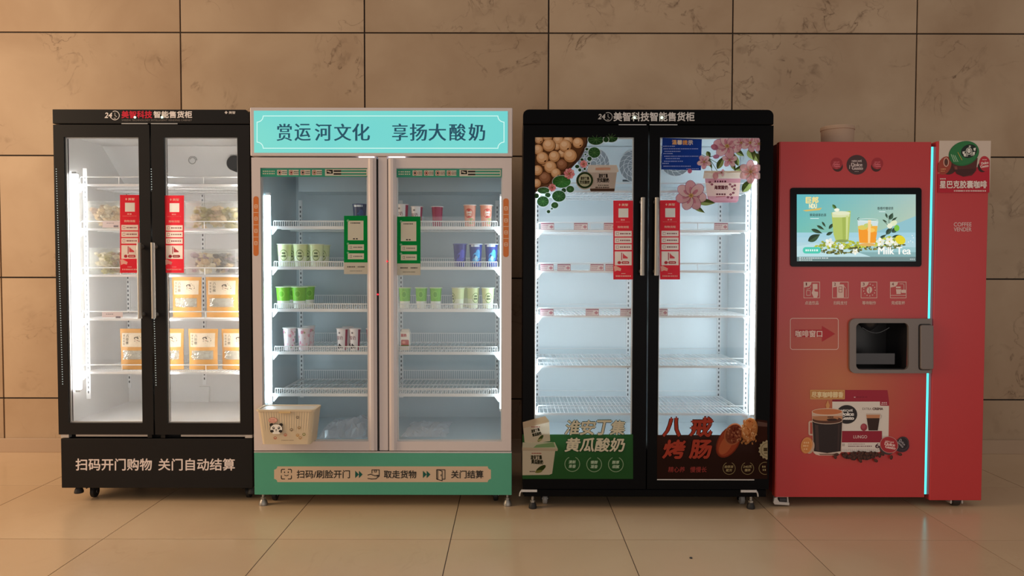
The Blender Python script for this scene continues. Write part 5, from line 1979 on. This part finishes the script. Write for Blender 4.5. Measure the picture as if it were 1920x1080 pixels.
nz_.lathe((ccx - .02, Y + .1, nz1), [(.012, -.05), (.02, -.045), (.045, -.02), (.05, -.004)], pbr('nozzle', (.03, .03, .034), .25), 24)
nz_.tube([(ccx - .07 + .14 * i / 14, Y + .06, nz1 - .03 - .028 * math.sin(PI * i / 14)) for i in range(15)], .003, pbr('nozzle', (.03, .03, .034), .25), 6)
nz_.build('spout', nco, smooth=40)

# printed picture at the foot of the door: pack of capsules, mug, capsules, beans
a = Art(Y - .0004, step=.00005)
a.poly([(1560.5, 731), (1664, 731.5), (1667, 752.8), (1666, 818), (1560.5, 818)], '#e8ddd2')
a.poly([(1560.5, 731), (1664, 731.5), (1667, 752.8), (1667, 761), (1650, 760.5), (1650, 753), (1560.5, 753)], '#a4283c')
a.poly([(1561, 748), (1569, 731), (1583, 731), (1583, 753), (1561, 753)], '#8e2034')
a.dashes(1600, 1628, 744.5, 1.4, '#7c1a2c', 5).rect(1601, 744, 1604, 745.5, '#e8c8c8')
a.dashes(1653, 1664, 755, 1.8, '#e8c8c8', 3).dashes(1652, 1664, 758, 1.4, '#e8c8c8', 4)
a.text('EXTRA', 1617, 764.4, 1634, 768.6, '#7a6a64')
a.text('CREMA', 1636, 764.4, 1655.5, 768.6, '#5a3a34', bold=.3)
a.rect(1649, 817, 1665.5, 832, '#d8ccc2')
a.ell(1587.6, 777, 19.6, 17.6, '#2b2526', n=34)
a.text('NESCAFÉ', 1577, 767, 1598.5, 771.6, '#f2ece6', bold=.2)
a.text('Dolce', 1575, 772.5, 1600.5, 779.6, '#f2ece6', bx=.7)
a.text('Gusto', 1577, 780, 1600.5, 787, '#f2ece6', bx=.7)
a.poly([(1623, 775), (1651, 775), (1646, 807), (1628, 807)], '#d6c6b8').poly([(1624, 783.5), (1649.5, 783.5), (1646, 807), (1628, 807)], '#38211a')
a.poly([(1623.3, 777.5), (1650.5, 777.5), (1649.5, 784), (1624.2, 784)], '#c98a62').line([(1650, 776), (1653, 780), (1651, 785)], .8, '#c8b8a8').line([(1623, 774), (1628, 807)], .6, '#f0e6dc').line([(1651, 774), (1646, 807)], .6, '#f0e6dc')
a.ell(1619.5, 801, 6.2, 7, '#9c3a46').ell(1618.5, 799.5, 4, 4.4, '#b4505a')
a.rect(1577, 808, 1653.5, 829.5, '#9a2438').rect(1577, 829.5, 1649.5, 847.5, '#e6dad0')
a.text('LUNGO', 1600, 816, 1625.5, 821.8, '#f0dcd6')
a.text('6', 1641, 831.5, 1648.5, 840, '#4a2030', bold=.35)
a.dashes(1579, 1584, 834, 5, '#b8a8a0', 2).dashes(1590, 1622, 832.5, 1.2, '#9a7078', 11).dashes(1590, 1636, 836.5, 1.6, '#7a4a54', 12).dashes(1577, 1648, 842.5, .8, '#b8a0a0', 18).dashes(1577, 1648, 845, .8, '#b8a0a0', 18)
a.build('capsule_pack_print', dm)
a = Art(Y - .0022, step=.00005)
a.poly([(1550, 767), (1548, 760), (1552, 750), (1556, 760), (1554, 767)], '#d89a62')
a.rframe(1515.8, 789, 1527, 816.5, 4, 3, '#d9b7a4')
a.poly([(1522, 772), (1580, 772), (1577.5, 848), (1572, 853), (1530, 853), (1524.6, 848)], '#d4b49e')
a.ell(1551, 772, 29, 6.5, '#cc7a4e').ring(1551, 772, 29, 6.5, 1, '#ecd2bc')
a.poly([(1523, 780), (1579.3, 780), (1579, 790), (1523.2, 790)], '#c98e6a')
a.ell(1551, 787.5, 28, 6.8, '#5a3628').ell(1548, 784.5, 24, 4.6, '#b97e58').dashes(1552, 1563, 782, 3, '#3a221a', 4).ell(1560, 787, 10, 2.6, '#3c241c')
a.poly([(1523.3, 790), (1530, 793), (1551, 795), (1572, 793), (1578.8, 790), (1576.2, 846), (1551, 849.5), (1526, 846)], '#2c1f1e')
a.poly([(1528, 796), (1534, 797), (1536, 846), (1530, 844)], '#4a3632').poly([(1571, 796), (1575, 795), (1573, 844), (1570, 845)], '#3e2c2a')
a.ring(1551, 788, 28.6, 7.2, 1, '#e8cbb4', 0, 180)
a.poly([(1526, 846), (1551, 850), (1576.2, 846), (1575, 850), (1567, 853.8), (1535, 853.8), (1527, 850)], '#e2ccbc').poly([(1534, 850.5), (1568, 850.5), (1564, 853), (1538, 853)], '#8a6a5c')
a.build('coffee_mug_print', dm)
a = Art(Y - .0034, step=.00005)
a.ell(1519, 838, 8, 13, '#c9a890', rot=12)
a.ell(1512.5, 835, 11, 15.6, '#d98a4a', rot=14).ring(1512.5, 835, 9.8, 14.2, .6, '#eab078')
a.dashes(1507, 1518, 830, 3, '#f0c090', 3).dashes(1506, 1517, 836, 3, '#f0c090', 3).dashes(1507, 1515, 842, 2.4, '#f0c090', 2)
a.build('orange_capsule_print', dm)
a = Art(Y - .003, step=.00005)
a.ell(1691, 836, 14, 12, '#3c2a36').ell(1692.6, 831.4, 11.6, 13, '#2d2428', rot=20).ring(1692.6, 831.4, 10.6, 12, .5, '#6a5a62')
a.text('Dolce', 1685, 827, 1699, 831.5, '#cfc4c8', rot=48).text('Gusto', 1682, 831, 1696, 835.5, '#cfc4c8', rot=48)
a.build('black_capsule_print', dm)
a = Art(Y - .0038, step=.00005)
a.ell(1662, 842, 14, 10, '#4a3a3a', rot=25).ell(1667, 834, 17.4, 15.4, '#d4a6a0', rot=20, n=30).ell(1667, 834, 16.6, 14.7, '#b03038', rot=20, n=30)
a.text('NESCAFÉ', 1660, 826.5, 1676, 829.6, '#f0ccc4', bold=.1, rot=10).text('Dolce', 1659, 830, 1678, 836, '#f0ccc4', bx=.5, rot=10).text('Gusto', 1660, 836, 1679, 841.5, '#f0ccc4', bx=.5, rot=10)
a.build('red_capsule_print', dm)
a = Art(Y - .0062, step=.00003)
rd = random.Random(8)
for i in range(74):
    u = rd.gauss(0, .42)
    x = 1612 + 40 * u
    y = 848 + 3.5 + rd.uniform(-3, 9) * math.exp(-u * u * 1.3)
    an = rd.uniform(0, 180)
    a.ell(x, y, 4.4, 2.9, '#2e1a16', rot=an, n=10).ell(x - .3, y - .5, 3.5, 2.1, '#5c352a', rot=an, n=10)
    c, s1 = math.cos(math.radians(an)), math.sin(math.radians(an))
    a.line([(x - 3 * c, y - 3 * s1), (x + 3 * c, y + 3 * s1)], .7, '#22120f')
for x, y, an in ((1565, 856, 70), (1612, 863, 60), (1641, 863, 30), (1670, 857, 100), (1686, 851, 20), (1601, 858, 120)):
    a.ell(x, y, 4.4, 2.9, '#2e1a16', rot=an, n=10).ell(x - .3, y - .5, 3.4, 2, '#5c352a', rot=an, n=10)
a.build('coffee_beans_print', dm)
a = Art(Y - .002, step=.00005)
a.rrect(1519, 731, 1584, 748.6, 1.5, '#c98a50').rframe(1519, 731, 1584, 748.6, 1.5, 1, '#e0b070')
a.text('尽享咖啡醇香', 1522, 734.5, 1581, 745.5, '#f0d8a8', bold=.4)
a.build('slogan_print', dm)

# poster at the head of the side column
b = MB()
pm_ = ink('#d9c6b6')
b.box(X(1759, Y, 312), X(1855, Y, 312), Y - .008, Y - .0044, Z(361.3, Y, 1800), Z(264.3, Y, 1800), pm_)
po = b.build('poster', co)
a = Art(Y - .0083, step=.00006)
a.clip = (1758.5, 264.3, 1855.5, 361.2)
a.poly([(1758, 327), (1770, 318), (1800, 312), (1830, 314), (1856, 306), (1856, 361.5), (1758, 361.5)], '#c02034')
a.ell(1780, 315, 14, 12, '#4a2a22', rot=-30).ell(1771, 310.5, 12, 18, '#a44634', rot=22).ring(1774, 304, 5, 8.5, 1, '#e6cdb8').ell(1774, 304, 3, 6, '#5a3a30').dashes(1764, 1774, 317, 1.8, '#e0a070', 4).dashes(1764, 1772, 321, 1.4, '#e0a070', 3)
a.ell(1842, 313, 9, 10, '#3c2420').ell(1846.5, 307, 10.5, 14.5, '#c0303c', rot=-8)
a.text('Dolce', 1840, 303, 1853, 308, '#f0d0c8', rot=-10, bx=.4).text('Gusto', 1838, 309, 1853, 314, '#f0d0c8', rot=-10, bx=.4).dashes(1842, 1850, 299.5, 1.4, '#f0d0c8', 3)
a.poly([(1784, 300), (1833, 296), (1830, 320), (1822, 329), (1806, 331.5), (1793, 326), (1786, 312)], '#5a2a26').poly([(1789, 312), (1794, 312), (1797, 327), (1793, 325)], '#8a4a40').poly([(1788, 318), (1830, 316), (1826, 325), (1806, 331), (1794, 326)], '#4a2220')
a.ell(1807, 287.8, 29.2, 22.6, '#256a3a', rot=-20, n=36).ell(1807.2, 287, 27.6, 21.2, '#2f7a44', rot=-20, n=36)
a.ell(1816.5, 283.5, 15.6, 12.4, '#1e2a22', rot=-22, n=30)
wc = '#e8e4d8'
a.ring(1816.5, 283.5, 6, 6.6, 1.1, wc).ell(1816.5, 283, 3.4, 4.2, wc).line([(1814.6, 282.5), (1816, 282.5)], .5, '#1e2a22').line([(1817.4, 282.5), (1818.8, 282.5)], .5, '#1e2a22').line([(1815.8, 285.2), (1817.6, 285.2)], .5, '#1e2a22')
st = []
for i in range(10):
    q, r = math.radians(-95 + 36 * i), 2.6 if i % 2 == 0 else 1.1
    st.append((1818 + r * math.cos(q), 274.6 + r * math.sin(q)))
a.poly(st, wc)
for dx, dy in ((-10, 3), (10.5, -3.5), (-8, 7), (9, 4)):
    a.poly([(1816.5 + dx - 2.4, 283.5 + dy - 2), (1816.5 + dx + 2.4, 283.5 + dy - 3), (1816.5 + dx + 1.4, 283.5 + dy + 3), (1816.5 + dx - 1.6, 283.5 + dy + 2.4)], wc)
for k in range(4):
    a.line([(1810 + 1.6 * k, 288.5), (1808.5 + 1.6 * k, 293.5)], .7, wc).line([(1819 + 1.6 * k, 287), (1820.5 + 1.6 * k, 292)], .7, wc)
for k, (l_x, n) in enumerate(((1783, 4), (1786.5, 5), (1790, 4))):
    a.line([(l_x, 290 + k), (l_x + 5.5, 303)], 1.3, '#a8d0a8')
a.line([(1795.5, 286), (1803, 300)], 1.1, '#c8a850')
a.dashes(1762, 1773, 335.5, 2.2, '#f0d8d0', 4)
a.text('星巴克胶囊咖啡', 1761.5, 339, 1849.5, 353, '#f2dfd6', bold=.4)
a.dashes(1788, 1849, 358, 2.6, '#f0d0ca', 19)
a.build('poster_print', po)
a = Art(Y - .0045)
a.text('COFFEE', 1788.5, 417, 1821.5, 424.5, '#e6c8c4', bold=.1)
a.text('VENDER', 1788.5, 426.5, 1821.5, 433.8, '#e6c8c4', bold=.1)
a.build('column_lettering', co)
# white casters
IV = pbr('ivory_plastic', (.62, .56, .5), .4)
DKW = pbr('dark_wheel', (.02, .015, .014), .5)


def ivory_caster(px, y_, brake):
    x = X(px, Y + y_, 940)
    c = MB()
    zt_ = mz0 + .002
    c.box(x - .03, x + .03, Y + y_ - .03, Y + y_ + .03, zt_ - .006, zt_, SILVER)
    for sx in (-1, 1):
        c.prism([(x + sx * .024, zt_ - .006), (x + sx * .03, zt_ - .006), (x + sx * .034, .018), (x + sx * .028, .012), (x + sx * .024, .02)], Y + y_ - .022, Y + y_ + .022, IV)
    if brake:
        c.prism([(x - .05, .022), (x - .044, .012), (x + .032, .008), (x + .032, .022), (x - .02, .026), (x - .034, .05), (x - .046, .046)], Y + y_ - .034, Y + y_ - .022, IV)
    o = c.build('caster', M, bevel=.002)
    w = MB()
    w.lathe((x, Y + y_, .029), [(.022, -.021), (.029, -.016), (.029, .016), (.022, .021)], DKW, 24, 'X')
    w.build('wheel', o, smooth=35)


for px in (1464, 1789):
    ivory_caster(px, .036, px < 1500)
    ivory_caster(px, .52, False)

# tub on top of the machine
yT = 3.86
tx, rT = X(1570, yT, 255), (X(1600, yT, 255) - X(1540, yT, 255)) / 2
zt_ = Z(238.5, yT, 1570)
tb = thing('round_tub', 'round beige tub standing on top of the red coffee machine', 'tub', (tx, yT, mz1))
TB = pbr('beige_card', '#bfa085', .6, noise_amt=.04)
b = MB()
b.lathe((tx, yT, mz1 + .0005), [(rT * .93, 0), (rT * .97, zt_ - mz1 - .014)], TB, 40)
b.build('tub_body', tb, smooth=40)
b = MB()
b.lathe((tx, yT, mz1), [(rT * .98, zt_ - mz1 - .02), (rT, zt_ - mz1 - .018), (rT, zt_ - mz1 - .003), (rT * .97, zt_ - mz1)], TB, 40)
b.build('tub_lid', tb, smooth=40)

# speck on the floor
sx_, sy_ = X(1295.5, 3.01, 1046), 3.01
b = MB()
b.lathe((sx_, sy_, 0), [(.004, .0003), (.007, .002), (.005, .005), (.002, .006)], RUBBER, 9)
b.build('floor_debris', None, (sx_, sy_, 0), label='tiny black speck lying on the floor tiles in the foreground', category='debris')
